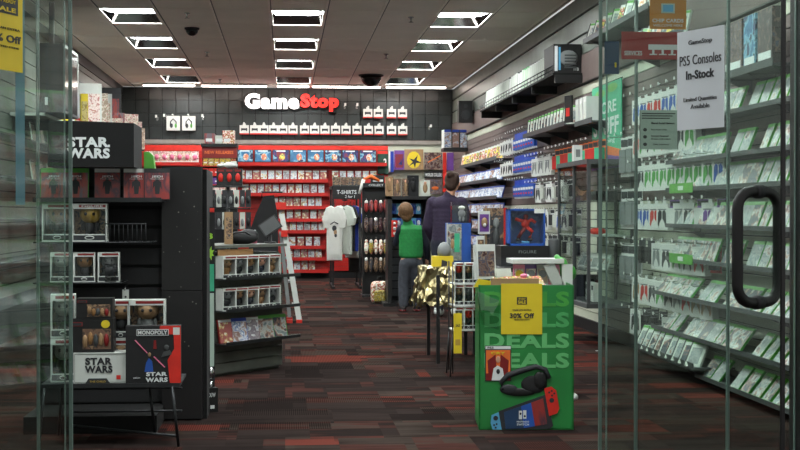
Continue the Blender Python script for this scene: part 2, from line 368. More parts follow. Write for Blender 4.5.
# ------------------------------------------------------------------ storefront
A0 = (1.14, YS); A1 = (A0[0]+.413*.9, A0[1]-.911*.9); B0 = (-.75, YS); B1 = (B0[0]-.413*.9, B0[1]-.911*.9)
ZD = 2.35
def leaf(name, p0, p1):
    d = Vector((p1[0]-p0[0], p1[1]-p0[1], 0)); ln = d.length; rz = math.atan2(d.y, d.x)
    b = MB(); b.box(0, ln, -.006, .006, .01, ZD, 'leaf_glass')
    o = b.obj(name); o['kind'] = 'structure'; o.location = (p0[0], p0[1], 0); o.rotation_euler = (0, 0, rz)
    b = MB(); b.box(-.002, .002, -.007, .007, .01, ZD, 'glow_edge'); b.obj('hinge_edge', o)
    b = MB(); b.box(ln-.004, ln+.004, -.007, .007, .01, ZD, 'black'); b.obj('closing_edge', o)
    b = MB(); b.box(0, ln, -.02, .02, .0, .09, 'dark_grey'); b.obj('bottom_rail', o)
    return o, d.normalized(), rz, ln
lr, dr, rzr, ln = leaf('door_1', A0, A1); ll, dl, rzl, _ = leaf('door_2', B0, B1)
def handle(leafo, hgt0, hgt1, x):
    b = MB(); r = .085; o = .085; pts = []
    zc = (hgt0+hgt1)/2; hh = (hgt1-hgt0)/2; cr = .055
    for (sx, sz, a0) in ((1, 1, 0), (-1, 1, 1), (-1, -1, 2), (1, -1, 3)):
        for q in range(6):
            a = (a0+q/5)*PI/2; pts.append((x, sx*(o-cr)+cr*math.cos(a), zc+sz*(hh-cr)+cr*math.sin(a)))
    b.tube(pts, .0175, 'black', 12, True, (1, 0, 0)); h = b.obj('door_handle', leafo)
    for zz in (hgt0, hgt1):
        b = MB(); b.T = Matrix.Translation((x, 0, zz)) @ Matrix.Rotation(PI/2, 4, 'X'); b.lathe([(.022, -.014), (.022, .014)], 'dark_grey', n=12); b.obj('mounting_collar', h)
hp = PP(758, 247, A0, A1); hx = (hp.xy-Vector(A0)).length; sc_ = F/hp.y
handle(lr, hp.z-57/sc_, hp.z+57/sc_, hx); handle(ll, hp.z-57/sc_, hp.z+57/sc_, hx)
# fixed panes either side plus transom
def pane(name, x0, x1, z0=.0, z1=H):
    b = MB(); b.box(x0, x1, YS-.006, YS+.006, z0, z1, 'glass'); o = b.obj(name); o['kind'] = 'structure'
    b = MB()
    for xx in (x0, x1): b.box(xx-.0018, xx+.0018, YS-.007, YS+.007, z0, z1, 'glow_edge')
    b.obj('glass_edge', o); return o
xs = [A0[0]+.02, PY(636, 200, YS).x, PY(728, 200, YS).x, 1.87]
for i in range(3): pane('window_%d' % (i+1), xs[i]+.003, xs[i+1]-.003)
pane('window_4', 1.99, XR); xl = PY(38, 200, YS).x
pane('window_5', xl+.003, B0[0]-.02); pane('window_6', XL, xl-.003)
pane('window_7', B0[0]-.01, A0[0]+.01, ZD+.05, H)
b = MB(); b.box(1.87, 1.99, YS-.06, YS+.06, 0, H, 'black'); struct('trim_1', b)
b = MB(); b.box(-6, XL-.0, YS-.1, YS+.1, 0, H+.148, 'dark_grey'); b.box(XR, 6, YS-.1, YS+.1, 0, H+.148, 'dark_grey'); b.box(XL, XR, YS-.1, YS+.1, H, H+.148, 'dark_grey'); struct('wall_front', b)
# papers on the leaf and panes
def on_plane(mbf, name, label, cat, px, py, a, b_, off=-.012, flip=False):
    p = PP(px, py, a, b_); d = Vector((b_[0]-a[0], b_[1]-a[1], 0)); rz = math.atan2(d.y, d.x)
    if flip: rz += PI
    R = Matrix.Rotation(rz, 3, 'Z'); loc = p+R @ Vector((0, off, 0))
    o = mbf.obj(name); o.location = loc; o.rotation_euler = (0, 0, rz); return tag(o, label, cat)
q0 = PP(679, 82, A0, A1); q1 = PP(726, 78, A0, A1); pw = (q1-q0).length; s1 = F/((q0.y+q1.y)/2); ph = 102/s1
b = MB(); b.box(-pw/2, pw/2, 0, .001, -ph/2, ph/2, 'paper')
b.text('GameStop', 0, ph*.37, pw*.5, ph*.06, 'ink', -.0008, .01); b.text('PS5 Consoles', 0, ph*.2, pw*.88, ph*.1, 'ink', -.0008, .0)
b.text('In-Stock', 0, ph*.05, pw*.6, ph*.09, 'ink', -.0008, .03); b.text('Limited Quantities', 0, -ph*.2, pw*.7, ph*.05, 'ink', -.0008); b.text('Available', 0, -ph*.27, pw*.4, ph*.045, 'ink', -.0008)
flipr = False
# the sheet's front must face the photographer's side of the leaf
on_plane(b, 'paper_sign', 'tall white paper sign about consoles in stock, taped to the open glass door', 'sign', 702.5, 79, A0, A1, -.010)
P0, P1 = (0, YS), (1, YS); SF = F/YS
def sheet(px0, px1, py0, py1): return (px1-px0)/SF, (py1-py0)/SF
w, h = sheet(638, 678, 110, 150)
b = MB(); b.box(-w/2, w/2, 0, .001, -h/2, h/2, 'notice'); 
for i in range(3): b.box(-w*.44, w*.42-.01*i, -.001, 0, h*(.40-.06*i), h*(.425-.06*i), 'ink')
b.text('Shared Social Distance', w*.1, h*.17, w*.6, h*.05, 'ink', -.0008, .03); b.text('Face Masks Only', 0, -h*.0, w*.4, h*.04, 'ink', -.0008)
b.text('Account Required', w*.02, -h*.16, w*.45, h*.045, 'ink', -.0008, .03); b.text('for store trade in limits', w*.05, -h*.23, w*.5, h*.035, 'ink', -.0008); b.text('Safe returns', w*.05, -h*.37, w*.4, h*.035, 'ink', -.0008)
for zz in (.0, -.18, -.37): b.disc(-w*.36, h*zz, w*.05, h*.045, 'ink', -.001)
for sx in (-1, 1): b.box(sx*w*.49-.001, sx*w*.49+.001, -.001, 0, -h/2, h/2, 'ink')
on_plane(b, 'notice_sheet', 'pale green notice with lines of black print, stuck on the fixed glass', 'notice', 658, 130, P0, P1)
w, h = sheet(648, 686, -8, 30)
b = MB(); b.box(-w/2, w/2, 0, .001, -h/2, h/2, 'sticker_orange'); b.box(-.025, .025, -.002, 0, -.01, .025, 'notice'); b.box(-.019, .019, -.003, -.001, -.005, .02, 'light_blue')
b.text('CHIP CARDS', 0, -h*.27, w*.85, h*.1, 'letter', -.0008, .02); b.text('WELCOME HERE', 0, -h*.4, w*.8, h*.06, 'letter', -.0008)
on_plane(b, 'card_sticker', 'orange square sticker with a chip symbol, high on the fixed glass', 'sticker', 667, 11, P0, P1)
w, h = sheet(620, 681, 32, 60)
b = MB(); b.box(-w/2, w/2, 0, .001, -h/2, h/2, 'sticker_red')
for i in range(3):
    x = w*(.04+.16*i); b.box(x-.018, x+.018, -.002, 0, -.015, .004, 'letter'); b.box(x-.004, x+.004, -.002, 0, -.03, -.015, 'letter'); b.box(x-.014, x+.014, -.002, 0, -.034, -.03, 'letter')
b.text('SERVICES', -w*.3, -h*.28, w*.3, h*.16, 'letter', -.0008, .01)
on_plane(b, 'services_sticker', 'dark red sticker with three small white symbols, under the orange sticker', 'sticker', 650, 46, P0, P1)
w, h = sheet(604, 619, 42, 75); b = MB(); b.box(-w/2, w/2, 0, .001, -h/2, h/2, 'sticker_blue'); b.box(w*.2, w*.32, -.001, 0, -h*.3, -h*.15, 'yellow')
on_plane(b, 'blue_sticker', 'small dark blue sticker at the hinge side of the fixed glass', 'sticker', 611, 58, P0, P1)
# yellow poster and a reflection painted as a blue strip on the other leaf
w, h = .22, 76/(F/4.4)
b = MB(); b.box(-w, 0, 0, .001, -h, .0, 'yellow'); b.box(-w*.75, -w*.12, -.001, 0, -h*.26, -h*.02, 'ink'); b.text('SALE', -w*.43, -h*.2, w*.5, h*.06, 'yellow', -.0012, .03); b.text('GET READY', -w*.43, -h*.09, w*.5, h*.05, 'yellow', -.0012, .01)
b.text('TAKE AN EXTRA', -w*.45, -h*.45, w*.75, h*.03, 'ink', -.0008); b.text('30% Off', -w*.48, -h*.58, w*.86, h*.1, 'ink', -.0008, .03); b.text('SELECTED ITEMS', -w*.45, -h*.69, w*.7, h*.025, 'ink', -.0008)
on_plane(b, 'sale_poster', 'yellow sale poster stuck on the glass door beside the dark slatted wall', 'poster', 20, -2, B0, B1, -.010, True)
w, h = .05, 205/(F/4.5); b = MB(); b.box(-w/2, w/2, 0, .001, -h, 0, 'blue_reflection')
on_plane(b, 'reflection_strip', 'narrow pale blue painted reflection strip beside the yellow sale poster', 'painted reflection', 21, -2, B0, B1, .004, True)

# ------------------------------------------------------------------ product prototypes (front faces -Y, stands on z=0)
def case(k_art, k_band, w=.135, h=.17, k_case='plastic_white', t=.015):
    b = MB(); b.box(-w/2, w/2, 0, t, 0, h, k_case); b.box(-w/2+.004, w/2-.004, -.0012, 0, .004, h*.86, k_art)
    b.box(-w/2+.002, w/2-.002, -.0014, 0, h*.875, h-.003, k_band); return b
P = {}
P['xbox'] = proto_single('game_case', case('art_green', 'xbox_green', k_case='green'), 'game case')
b = case('offwhite', 'xbox_green', .135, .19, 'plastic_white', .02); b.box(-.045, .045, -.003, -.001, .02, .14, 'art_green'); b.box(-.0675, -.06, -.004, .02, 0, .19, 'dark_grey'); P['xwhite'] = proto_single('game_case', b, 'game case')
P['ps'] = proto_single('game_case', case('art_blue', 'ps_blue', k_case='ps_blue'), 'game case')
P['pale'] = proto_single('game_case', case('art_pale', 'plastic_white', .112, .17, 'dark_red'), 'game case')
P['vivid'] = proto_single('game_case', case('art_vivid', 'white', .135, .19), 'game case')
b = MB(); b.box(-.148, .148, 0, .02, 0, .23, 'black'); b.box(-.136, .136, -.003, 0, .02, .22, 'art_poster'); b.box(-.08, .08, -.005, -.003, .195, .215, 'letter'); b.ball(.02, -.003, .1, .05, .003, .06, 'art_vivid'); b_ = case('art_brown', 'mid_grey', .2, .22); P['blk'] = proto_single('boxed_game', b_, 'box'); P['poster'] = proto_single('poster_board', b, 'poster')
b = MB(); b.box(-.065, .065, 0, .26, 0, .19, 'white'); b.box(-.05, .05, -.002, 0, .02, .15, 'offwhite'); P['whitebox'] = proto_single('white_carton', b, 'box')
def ctrl_box(kc, k2='white', w=.15, h=.2, t=.05):
    b = MB(); b.box(-w/2, w/2, 0, t, 0, h, 'white')
    for s in (-1, 1): b.poly([(s*.006, h*.7), (s*.03, h*.76), (s*.05, h*.66), (s*.056, h*.2), (s*.044, h*.12), (s*.03, h*.3), (s*.006, h*.44)][::s], kc, -.002)
    b.poly([(-w*.35, h*.75), (w*.35, h*.75), (w*.35, h*.8), (-w*.35, h*.8)], 'grey', -.0015)
    b.T = Matrix.Translation((-w/2, t/2, 0)) @ Matrix.Rotation(-PI/2, 4, 'Z')
    b.poly([(-t*.3, h*.55), (t*.3, h*.55), (t*.3, h*.2), (t*.1, h*.12), (0, h*.3), (-t*.1, h*.12), (-t*.3, h*.2)][::-1], kc, -.002)
    b.T = Matrix(); b.box(-.02, .02, t*.4, t*.45, h, h+.03, 'white'); return b
for k_ in ('green', 'blue', 'red', 'ink', 'purple', 'grey', 'orange', 'tan'): P['c_'+k_] = proto_single('controller_box', ctrl_box(k_), 'box')
b = ctrl_box('ink', w=.17, h=.16, t=.06); P['pad'] = proto_single('controller_box', b, 'box')
def blister(kc, kp, w=.11, h=.2, t=.03, kb='ink'):
    b = MB(); b.box(-w/2, w/2, t, t+.003, 0, h, kc); b.box(-w*.36, w*.36, 0, t, h*.1, h*.68, kp); b.box(-w*.45, w*.45, t-.002, t, h*.75, h*.93, kb); return b
b = blister('ps_blue', 'blue', .13, .23, .03, 'ps_blue'); b.box(-.03, .03, -.003, 0, .1, .13, 'white'); b.box(-.03, .0, -.003, 0, .05, .07, 'bright_red'); b.box(-.065, .065, .0299, .034, 0, .02, 'letter'); P['b_blue'] = proto_single('blister_pack', b, 'packaged accessory')
P['b_dark'] = proto_single('blister_pack', blister('dark_grey', 'black'), 'packaged accessory')
P['b_white'] = proto_single('blister_pack', blister('white', 'offwhite', .1, .21, .05), 'packaged accessory')
P['b_wd'] = proto_single('blister_pack', blister('white', 'dark_grey', .1, .2, .03), 'packaged accessory')
P['b_orange'] = proto_single('blister_pack', blister('orange', 'red', .14, .24, .05), 'packaged accessory')
P['b_teal'] = proto_single('blister_pack', blister('orange', 'teal', .14, .24, .05), 'packaged accessory')
P['b_red'] = proto_single('blister_pack', blister('bright_red', 'ink', .12, .2, .03), 'packaged accessory')
P['b_purple'] = proto_single('blister_pack', blister('purple', 'white', .14, .2, .04), 'packaged accessory')
P['b_tall'] = proto_single('blister_pack', blister('white', 'grey', .13, .34, .03), 'packaged accessory')
# peg hook: bar along -Y from wall at y=0
b = MB(); b.tube([(0, .12, .0), (0, 0, 0), (0, -.1, 0), (0, -.12, .015)], .003, 'chrome', 5); b.box(-.012, .012, .115, .122, -.015, .015, 'chrome'); b.box(-.014, .014, -.124, -.121, 0, .022, 'white')
P['hook'] = proto_single('peg_hook', b, 'peg hook')
LKEYS = {}
def wall_shelf(Y0, Y1, Z, dep, label, lip='mid_grey', tilt=0, X=XR, th=.012, liph=.03):
    b = MB(); ln = Y1-Y0; b.box(-ln/2, ln/2, -dep, 0, -th, 0, 'mid_grey'); o = thing('wall_shelf', label, 'shelf', (X, (Y0+Y1)/2, Z), -PI/2 if X > 0 else PI/2)
    b.obj('board', o); b = MB(); b.box(-ln/2, ln/2, -dep-.006, -dep, -th-.005, liph, lip); b.obj('front_lip', o)
    for s in (-.42, 0, .42): b = MB(); b.add([(s*ln, 0, -th), (s*ln, -dep*.9, -th), (s*ln, 0, -.1), (s*ln+.004, 0, -th), (s*ln+.004, -dep*.9, -th), (s*ln+.004, 0, -.1)], [(0, 1, 2), (5, 4, 3), (0, 3, 4, 1), (1, 4, 5, 2), (2, 5, 3, 0)], 'mid_grey'); b.obj('bracket', o)
    return o
def yr(px): return PX(px, 212, XR-.13).y
def row(keys, Y0, Y1, n, Z, desc, where, group, dep=.13, tilt=12, jit=.03, hooks=False, step=None, yawj=4, base=None):
    if base is None: base = -74 if hooks else -84
    """n products along the product wall, standing on a shelf (tilted back) or hung on peg hooks"""
    cnt = 0
    for i in range(n):
        y = Y0+(Y1-Y0)*(i+.5)/n; pr = P[keys[i % len(keys)]]
        if keys == ['xbox'] and (i*7+int(Z*10)) % 11 in (3, 4): continue
        cnt += 1
        lab = '%s, %s from storefront %s' % (desc, nth(cnt), where)
        if hooks:
            hgt = max(v.co.z for v in pr.data.vertices)
            dup(P['hook'], (XR-.122, y, Z), -PI/2, 'metal peg hook, %s from the storefront %s' % (nth(i+1), where), 'peg hooks '+where)
            dd = max(v.co.y for v in pr.data.vertices)
            dup(pr, (XR-.03-dep*.6-dd*.5, y, Z-hgt+.004), math.radians(base+random.uniform(-yawj, yawj)), lab, group)
        else:
            dup(pr, (XR-dep, y+random.uniform(-jit, jit)*.3, Z+.002), math.radians(base+random.uniform(-yawj, yawj)), lab, group, rx=-math.radians(tilt))
# game shelves near the storefront (Y 6 - 9.9)
zs = [(1.80, 'top', 'mid_grey', 16), (1.53, 'second', 'mid_grey', 16), (1.33, 'third', 'xbox_green', 14), (1.07, 'fourth', 'mid_grey', 15), (.83, 'fifth', 'xbox_green', 15), (.57, 'sixth', 'mid_grey', 18), (.31, 'seventh', 'mid_grey', 18), (.07, 'lowest', 'mid_grey', 10)]
NEAR = []
for j, (z, nm, lipk, n) in enumerate(zs):
    yb = 9.75 if z > .6 else 10.0
    if z < .1: yb = 8.9
    lean = 22 if z > .7 else 38
    dep = .16 if z > .7 else .2
    wall_shelf(5.4, yb, z, dep+.02, '%s shelf of green-topped game cases near the storefront' % nm, 'mid_grey', liph=.012)
    if 'green' in lipk: b = MB(); b.box(-.28, .28, -.002, .002, -.03, .04, 'xbox_green'); b.box(-.06, .06, -.004, -.002, -.01, .02, 'letter'); solo('shelf_label', b, 'bright green label strip on the %s storefront game shelf' % nm, 'label', (XR-dep-.03, 9.35, z), -PI/2)
    stp = .155 if z > .7 else .17
    m = int((yb-7.9)/stp)
    for i in range(int(2.45/stp)): NEAR.append((XR-dep, 7.88-(i+.5)*stp, z+.002, lean))
    row(['xbox'], 7.9, yb-.05, m, z, 'green-topped game case', 'on the %s storefront game shelf' % nm, 'game cases on the %s storefront shelf' % nm, dep=dep, tilt=lean)
b = MB()
for (x, y, z, le) in NEAR:
    b.T = Matrix.Translation((x, y, z)) @ Matrix.Rotation(math.radians(-90+random.uniform(-4, 4)), 4, 'Z') @ Matrix.Rotation(-math.radians(le), 4, 'X')
    b.box(-.0675, .0675, 0, .015, 0, .17, 'xbox_green'); b.box(-.063, .063, -.0012, 0, .004, .146, 'art_green'); b.box(-.065, .065, -.0014, 0, .149, .167, 'xbox_green')
tag(b.obj('shelved_game_cases'), 'many green-topped game cases filling the shelves right by the storefront', 'game cases', None, 'stuff')
# dark display boxes above
for i, (px0, px1, k_) in enumerate([(730, 748, 'art_dark'), (749, 762, 'art_poster'), (763, 779, 'art_dark')]):
    ya, yb = yr(px1), yr(px0); z0, z1 = 2.02, 2.36
    b = MB(); b.box(-(yb-ya)/2+.01, (yb-ya)/2-.01, -.01, .04, 0, z1-z0, k_); b.box(-(yb-ya)/2+.03, (yb-ya)/2-.03, -.013, -.01, (z1-z0)*.1, (z1-z0)*.25, 'letter')
    solo('console_carton', b, '%s wide dark printed carton high on the wall near the storefront' % ['third', 'second', 'first'][i], 'box', (XR-.16, (ya+yb)/2, z0), -PI/2, 'dark cartons on the high shelf')
wall_shelf(yr(785), yr(728), 2.02, .2, 'narrow high shelf under the dark cartons near the storefront')
# pegged rows
def pr_(px0, px1): return yr(px1), yr(px0)
G = 'boxed accessories on peg hooks'
for (keys, a, b_, n, z, desc, where) in [
    (['c_red', 'c_red', 'c_blue', 'c_blue'], 634, 694, 8, 2.10, 'white accessory box with red print', 'in the topmost peg row'),
    (['c_green', 'c_ink', 'c_green', 'c_red'], 634, 694, 8, 1.83, 'white accessory box with mixed print', 'in the second peg row'),
    (['c_blue', 'c_green', 'c_green', 'c_green', 'c_green', 'c_green', 'c_green', 'c_green', 'c_green', 'c_ink'], 638, 724, 10, 1.56, 'white box with green grips', 'in the third peg row'),
    (['b_purple', 'c_purple', 'b_purple', 'c_ink', 'c_grey', 'b_purple', 'c_ink', 'c_red', 'c_blue', 'c_blue'], 636, 724, 10, 1.255, 'hanging box with coloured grips', 'in the fourth peg row'),
    (['b_red', 'c_red', 'c_ink', 'c_green', 'c_ink', 'c_grey', 'b_dark', 'b_dark'], 634, 718, 8, .95, 'white box with small dark grips', 'in the fifth peg row'),
    (['c_tan', 'c_tan', 'c_red', 'c_grey', 'c_ink', 'c_green', 'c_ink', 'c_red', 'c_tan'], 634, 712, 9, .66, 'white box with muted grips', 'in the sixth peg row'),
    (['c_ink', 'c_ink', 'b_dark', 'b_dark', 'b_dark', 'c_ink', 'b_dark'], 632, 682, 6, .40, 'dark hanging pack', 'in the lowest peg row')]:
    Y0, Y1 = pr_(a, b_); row(keys, Y0, Y1, n, z, desc, where, G+' '+where, hooks=True)
# high shelves beyond
def ctall(px, y0, key, i): pass
Y0, Y1 = yr(690), yr(640)
wall_shelf(Y0, Y1, 2.42, .25, 'high shelf of slanting white cases beyond the storefront glass')
row(['xwhite', 'vivid'], Y0, Y1, 9, 2.42, 'slanting case', 'on the high shelf behind the stickers', 'cases on the high shelf behind the stickers', dep=.2, tilt=20, base=-55)
Y0, Y1 = yr(664), yr(596)
wall_shelf(Y0, Y1, 2.72, .25, 'top shelf of leaning cards above the green banner')
row(['xwhite', 'vivid', 'xwhite'], Y0, Y1, 10, 2.72, 'leaning card case', 'on the top shelf above the banner', 'cases on the top shelf above the banner', dep=.2, tilt=25, base=-50)
# low slanted white cases
Y0, Y1 = yr(716), yr(655)
wall_shelf(Y0, Y1, .13, .28, 'low shelf of steeply leaning white cases')
row(['xwhite'], Y0, Y1, 9, .13, 'large white case leaning steeply', 'on the low shelf', 'white cases on the low shelf', dep=.27, tilt=32, base=-60)
# tall white packs
Y0, Y1 = yr(638), yr(618)
for z, nm in ((1.8, 'upper'), (1.36, 'middle'), (.9, 'lower')): row(['b_tall'], Y0, Y1, 3, z, 'tall white hanging pack', 'in the %s column behind the door hinge' % nm, 'tall packs in the %s column' % nm, hooks=True)
# green banner
Y0, Y1 = PX(622, 212, XR-.04).y, PX(593, 212, XR-.04).y
w = Y1-Y0; zt, zb = 2.34, 1.56; h = zt-zb
b = MB(); b.box(-w/2, w/2, -.01, 0, 0, h, 'teal'); b.poly([(-w/2, 0), (w/2, 0), (w/2, h*.12), (-w/2, h*.22)], 'purple', -.013); b.poly([(-w/2, h*.22), (w/2, h*.12), (w/2, h*.2), (-w/2, h*.36)], 'orange', -.013)
b.disc(-w*.2, h*.9, w*.18, h*.05, 'xbox_green', -.014); b.disc(w*.22, h*.93, w*.18, h*.05, 'xbox_green', -.014); b.text('MORE', 0, h*.72, w*.7, h*.14, 'letter', -.012, .02); b.text('STUFF', 0, h*.5, w*.86, h*.2, 'letter', -.012, .03); b.text('Shopping', 0, h*.32, w*.6, h*.07, 'letter', -.012)
solo('hanging_banner', b, 'green and purple banner with white lettering on the product wall', 'banner', (XR-.04, (Y0+Y1)/2, zb), -PI/2)
b = MB(); b.tube([(0, -w/2, 0), (0, w/2, 0)], .006, 'wire'); solo('banner_rail', b, 'thin rail holding the green and purple banner', 'rail', (XR-.04, (Y0+Y1)/2, zt+.005)); 
b = MB()
# ---- white cases shelf & wall boxes at px 536-592
Y0, Y1 = yr(580), yr(536)
wall_shelf(Y0, Y1, 2.02, .28, 'black shelf of upright white cases beside the green banner', 'black')
row(['xwhite'], Y0, Y1, 14, 2.02, 'upright white game case', 'on the shelf beside the green banner', 'white cases beside the green banner', dep=.2, tilt=8, base=-45)
b = MB(); b.box(-.06, .06, 0, .02, 0, .26, 'black'); b.box(-.03, .03, -.002, 0, .06, .14, 'bright_red'); solo('dark_case', b, 'black case with a red mark at the end of the white cases', 'game case', (XR-.26, yr(581), 2.03), -1.2)
wall_shelf(yr(597)-.1, yr(582), 2.0, .2, 'short shelf holding the white cartons beside the banner'); 
for i in range(3): dup(P['whitebox'], (XR-.2, yr(584+4*i), 2.003), -PI/2, 'white carton by the banner, %s from the white cases' % nth(i+1), 'white cartons by the banner', sc=(1, .6, 1.25))
b = None
# orange packs, white packs
Y0, Y1 = yr(600), yr(553); row(['b_teal', 'b_orange', 'b_orange'], Y0, Y1, 11, 1.83, 'orange and teal hanging pack', 'above the glass showcase', 'orange packs above the showcase', hooks=True)
Y0, Y1 = yr(553), yr(533); row(['b_white', 'c_grey'], Y0, Y1, 6, 1.80, 'white hanging pack', 'beside the orange packs', 'white packs beside the orange packs', hooks=True)
Y0, Y1 = yr(572), yr(533); row(['b_wd', 'b_white', 'c_ink'], Y0, Y1, 10, 1.5, 'white and dark hanging pack', 'in the upper row beside the showcase', 'packs in the upper row beside the showcase', hooks=True)
Y0, Y1 = yr(578), yr(515); row(['b_white', 'b_wd', 'c_ink', 'c_blue'], Y0, Y1, 14, 1.2, 'small white hanging pack', 'in the middle row beside the showcase', 'packs in the middle row beside the showcase', hooks=True)
Y0, Y1 = yr(578), yr(510); row(['b_wd', 'b_white'], Y0, Y1, 14, .92, 'small hanging pack', 'in the lower row beside the showcase', 'packs in the lower row beside the showcase', hooks=True)
for j, (y0_, nm) in enumerate(((2.08, 'upper'), (1.80, 'middle'), (1.50, 'lower'))):
    Y0, Y1 = yr(533), yr(513); row(['b_blue'], Y0, Y1, 8, y0_+.06, 'blue hanging pack', 'in the %s blue row' % nm, 'blue packs in the %s row' % nm, hooks=True)
    if j < 2: Y0, Y1 = yr(512), yr(502); row(['pad'], Y0, Y1, 4, y0_+.02, 'white controller carton with dark dots', 'beside the %s blue row' % nm, 'controller cartons beside the %s blue row' % nm, hooks=True)
# far shelves
Y0, Y1 = yr(502), yr(464)
wall_shelf(Y0, Y1, 1.88, .2, 'far shelf of bright coloured covers'); row(['vivid'], Y0, Y1, 14, 1.88, 'bright coloured case', 'on the far coloured shelf', 'cases on the far coloured shelf', tilt=12, dep=.15, base=-50)
for j, (z, nm) in enumerate(((1.60, 'top'), (1.36, 'second'), (1.13, 'third'), (.9, 'fourth'), (.66, 'fifth'))):
    Y1b = 23.6; wall_shelf(Y0, Y1b, z, .2, '%s far shelf of blue-topped game cases' % nm, 'dark_grey')
    row(['ps'], Y0, Y1b, 22, z, 'blue-topped game case', 'on the %s far shelf' % nm, 'blue-topped cases on the %s far shelf' % nm, tilt=18, dep=.16, base=-60)
# long black wire shelf with cases
Ya, Yb = 13.34, 18.4; Xf = XR-.31; zb = 2.56
t = thing('display_rack', 'long black wire shelf high on the product wall', 'shelf', (XR, (Ya+Yb)/2, zb), -PI/2); ln_ = Yb-Ya
b = MB(); b.box(-ln_/2, ln_/2, -.31, 0, -.02, 0, 'matte_black'); b.obj('tray', t)
b = MB(); b.tube([(-ln_/2, -.31, .07), (ln_/2, -.31, .07)], .006, 'wire'); b.tube([(-ln_/2, -.31, .03), (ln_/2, -.31, .03)], .006, 'wire')
for i in range(26): x = -ln_/2+i*ln_/25; b.tube([(x, -.31, 0), (x, -.31, .07)], .003, 'wire', 5)
b.obj('front_rail', t)
for i in range(5): x = -ln_/2+i*ln_/4; b = MB(); b.box(x-.01, x+.01, -.29, 0, -.1, -.02, 'black'); b.obj('bracket', t)
n = 34
cc = {}
for kk, kc, ks in (('w', 'white', 'offwhite'), ('g', 'pale_green', 'offwhite'), ('k', 'black', 'white')):
    b = MB(); b.box(-.105, .105, 0, .035, 0, .25, kc); b.box(-.1, .1, -.002, 0, .01, .235, ks); cc[kk] = proto_single('boxed_set', b, 'box')
for i in range(n):
    y = Ya+.75+(Yb-Ya-.8)*i/n; kk = 'k' if i in (12, 13, 18) else ('g' if i in (8, 9, 10) else 'w')
    dup(cc[kk], (XR-.17, y, zb+.012), math.radians(-40+random.uniform(-3, 3)), '%s upright box, %s from the black console carton on the long shelf' % ({'w': 'white', 'g': 'pale green', 'k': 'black'}[kk], nth(i+1)), 'upright boxes on the long high shelf', rx=-.12)
t = thing('console_carton', 'black console carton at the near end of the long high shelf', 'box', (XR-.155, Ya+.28, zb+.001))
b = MB(); b.box(-.14, .14, -.25, .25, 0, .29, 'black'); b.obj('carton', t)
b = MB(); b.ball(.01, -.253, .15, .1, .006, .08, 'grey'); b.box(-.09, -.07, -.256, -.25, .03, .26, 'light_blue'); b.box(-.13, -.1, -.256, -.25, .02, .27, 'letter')
for i in range(5): b.box(-.03, .09, -.262, -.25, .05+i*.03, .065+i*.03, 'mid_grey')
b.text('1TB', .09, .04, .05, .03, 'letter', -.254); b.obj('print', t)
# speaker and small shelf on the back wall
p = PX(465, 112, 2.84); t = thing('wall_speaker', 'black box speaker high on the product wall by the back corner', 'speaker', (p.x, p.y, p.z-.17))
b = MB(); b.box(-.11, .11, -.1, .1, 0, .34, 'black'); b.obj('cabinet', t); b = MB(); b.disc(0, .12, .075, .075, 'dark_grey', -.106, .006); b.disc(0, .26, .03, .03, 'dark_grey', -.106, .006); b.obj('driver', t); b = MB(); b.box(.1, .15, -.02, .02, .1, .2, 'black'); b.obj('bracket', t)
p0, p1 = PY(443, 148, 22.0), PY(467, 148, 22.0)
b = MB(); b.box(p0.x, XR, 21.9, 22.3, p0.z-.05, p0.z, 'black'); solo('corner_shelf', b, 'short black shelf jutting from the product wall under the speaker', 'shelf')
for i in range(3):
    b = MB(); b.box(-.06, .06, 0, .2, 0, .3, 'dark_grey' if i else 'plastic_white'); b.box(-.055, .055, -.002, 0, .01, .25, 'art_blue'); b.box(-.06, .06, -.003, 0, .26, .3, 'ps_blue')
    solo('console_carton', b, 'small console carton, %s along the short black corner shelf' % nth(i+1), 'box', (p0.x+.08+i*.13, 22.0, p0.z+.001), .1)
# glass showcase on wall
t = thing('glass_showcase', 'tall black-framed glass showcase on the product wall', 'showcase', (XR-.2, 12.0, .36))
w2, d2, hh = .62, .19, 1.24
for sx in (-w2, -.05, w2):
    for sy in (-d2, d2): b = MB(); b.box(sy-.014, sy+.014, sx-.014, sx+.014, 0, hh, 'mid_grey'); b.obj('post', t)
for z in (0, hh): b = MB(); b.box(-d2-.02, d2, -w2-.02, w2+.02, z-.02, z+.02, 'mid_grey'); b.obj('frame', t)
for z in (.3, .6, .9): b = MB(); b.box(-d2, d2, -w2, w2, z-.006, z+.006, 'white' if z == .6 else 'glass'); b.obj('shelf', t)
b = MB(); b.box(-d2-.004, -d2, -w2, w2, .02, hh-.02, 'glass'); b.box(-d2, d2, -w2-.004, -w2, .02, hh-.02, 'glass'); b.obj('pane', t)
def scb(name, lab, cat, dx, dy, z, mbf): solo(name, mbf, lab, cat, (XR-.2+dx, 12.0+dy, .36+z+.008))
b = MB(); b.box(-.1, .1, -.04, .04, 0, .2, 'black'); b.box(-.102, -.1, -.03, .03, .02, .18, 'dark_grey'); scb('game_console', 'upright black console on the bottom of the glass showcase', 'console', 0, .3, .02, b)
b = MB(); b.box(-.09, .09, -.12, .12, 0, .08, 'black'); b.box(-.07, -.04, -.124, -.12, .02, .06, 'grey'); scb('game_console', 'flat black console on the upper showcase shelf', 'console', 0, -.35, .9, b)
b = MB(); b.box(-.03, .03, -.04, .04, 0, .16, 'white'); b.box(-.032, -.03, -.03, .03, .1, .14, 'ink'); sb = b
for i in range(3): solo('small_white_box', sb, 'small white box on the showcase floor, %s from the front end' % nth(i+1), 'box', (XR-.3, 11.5+.11*i, .39))
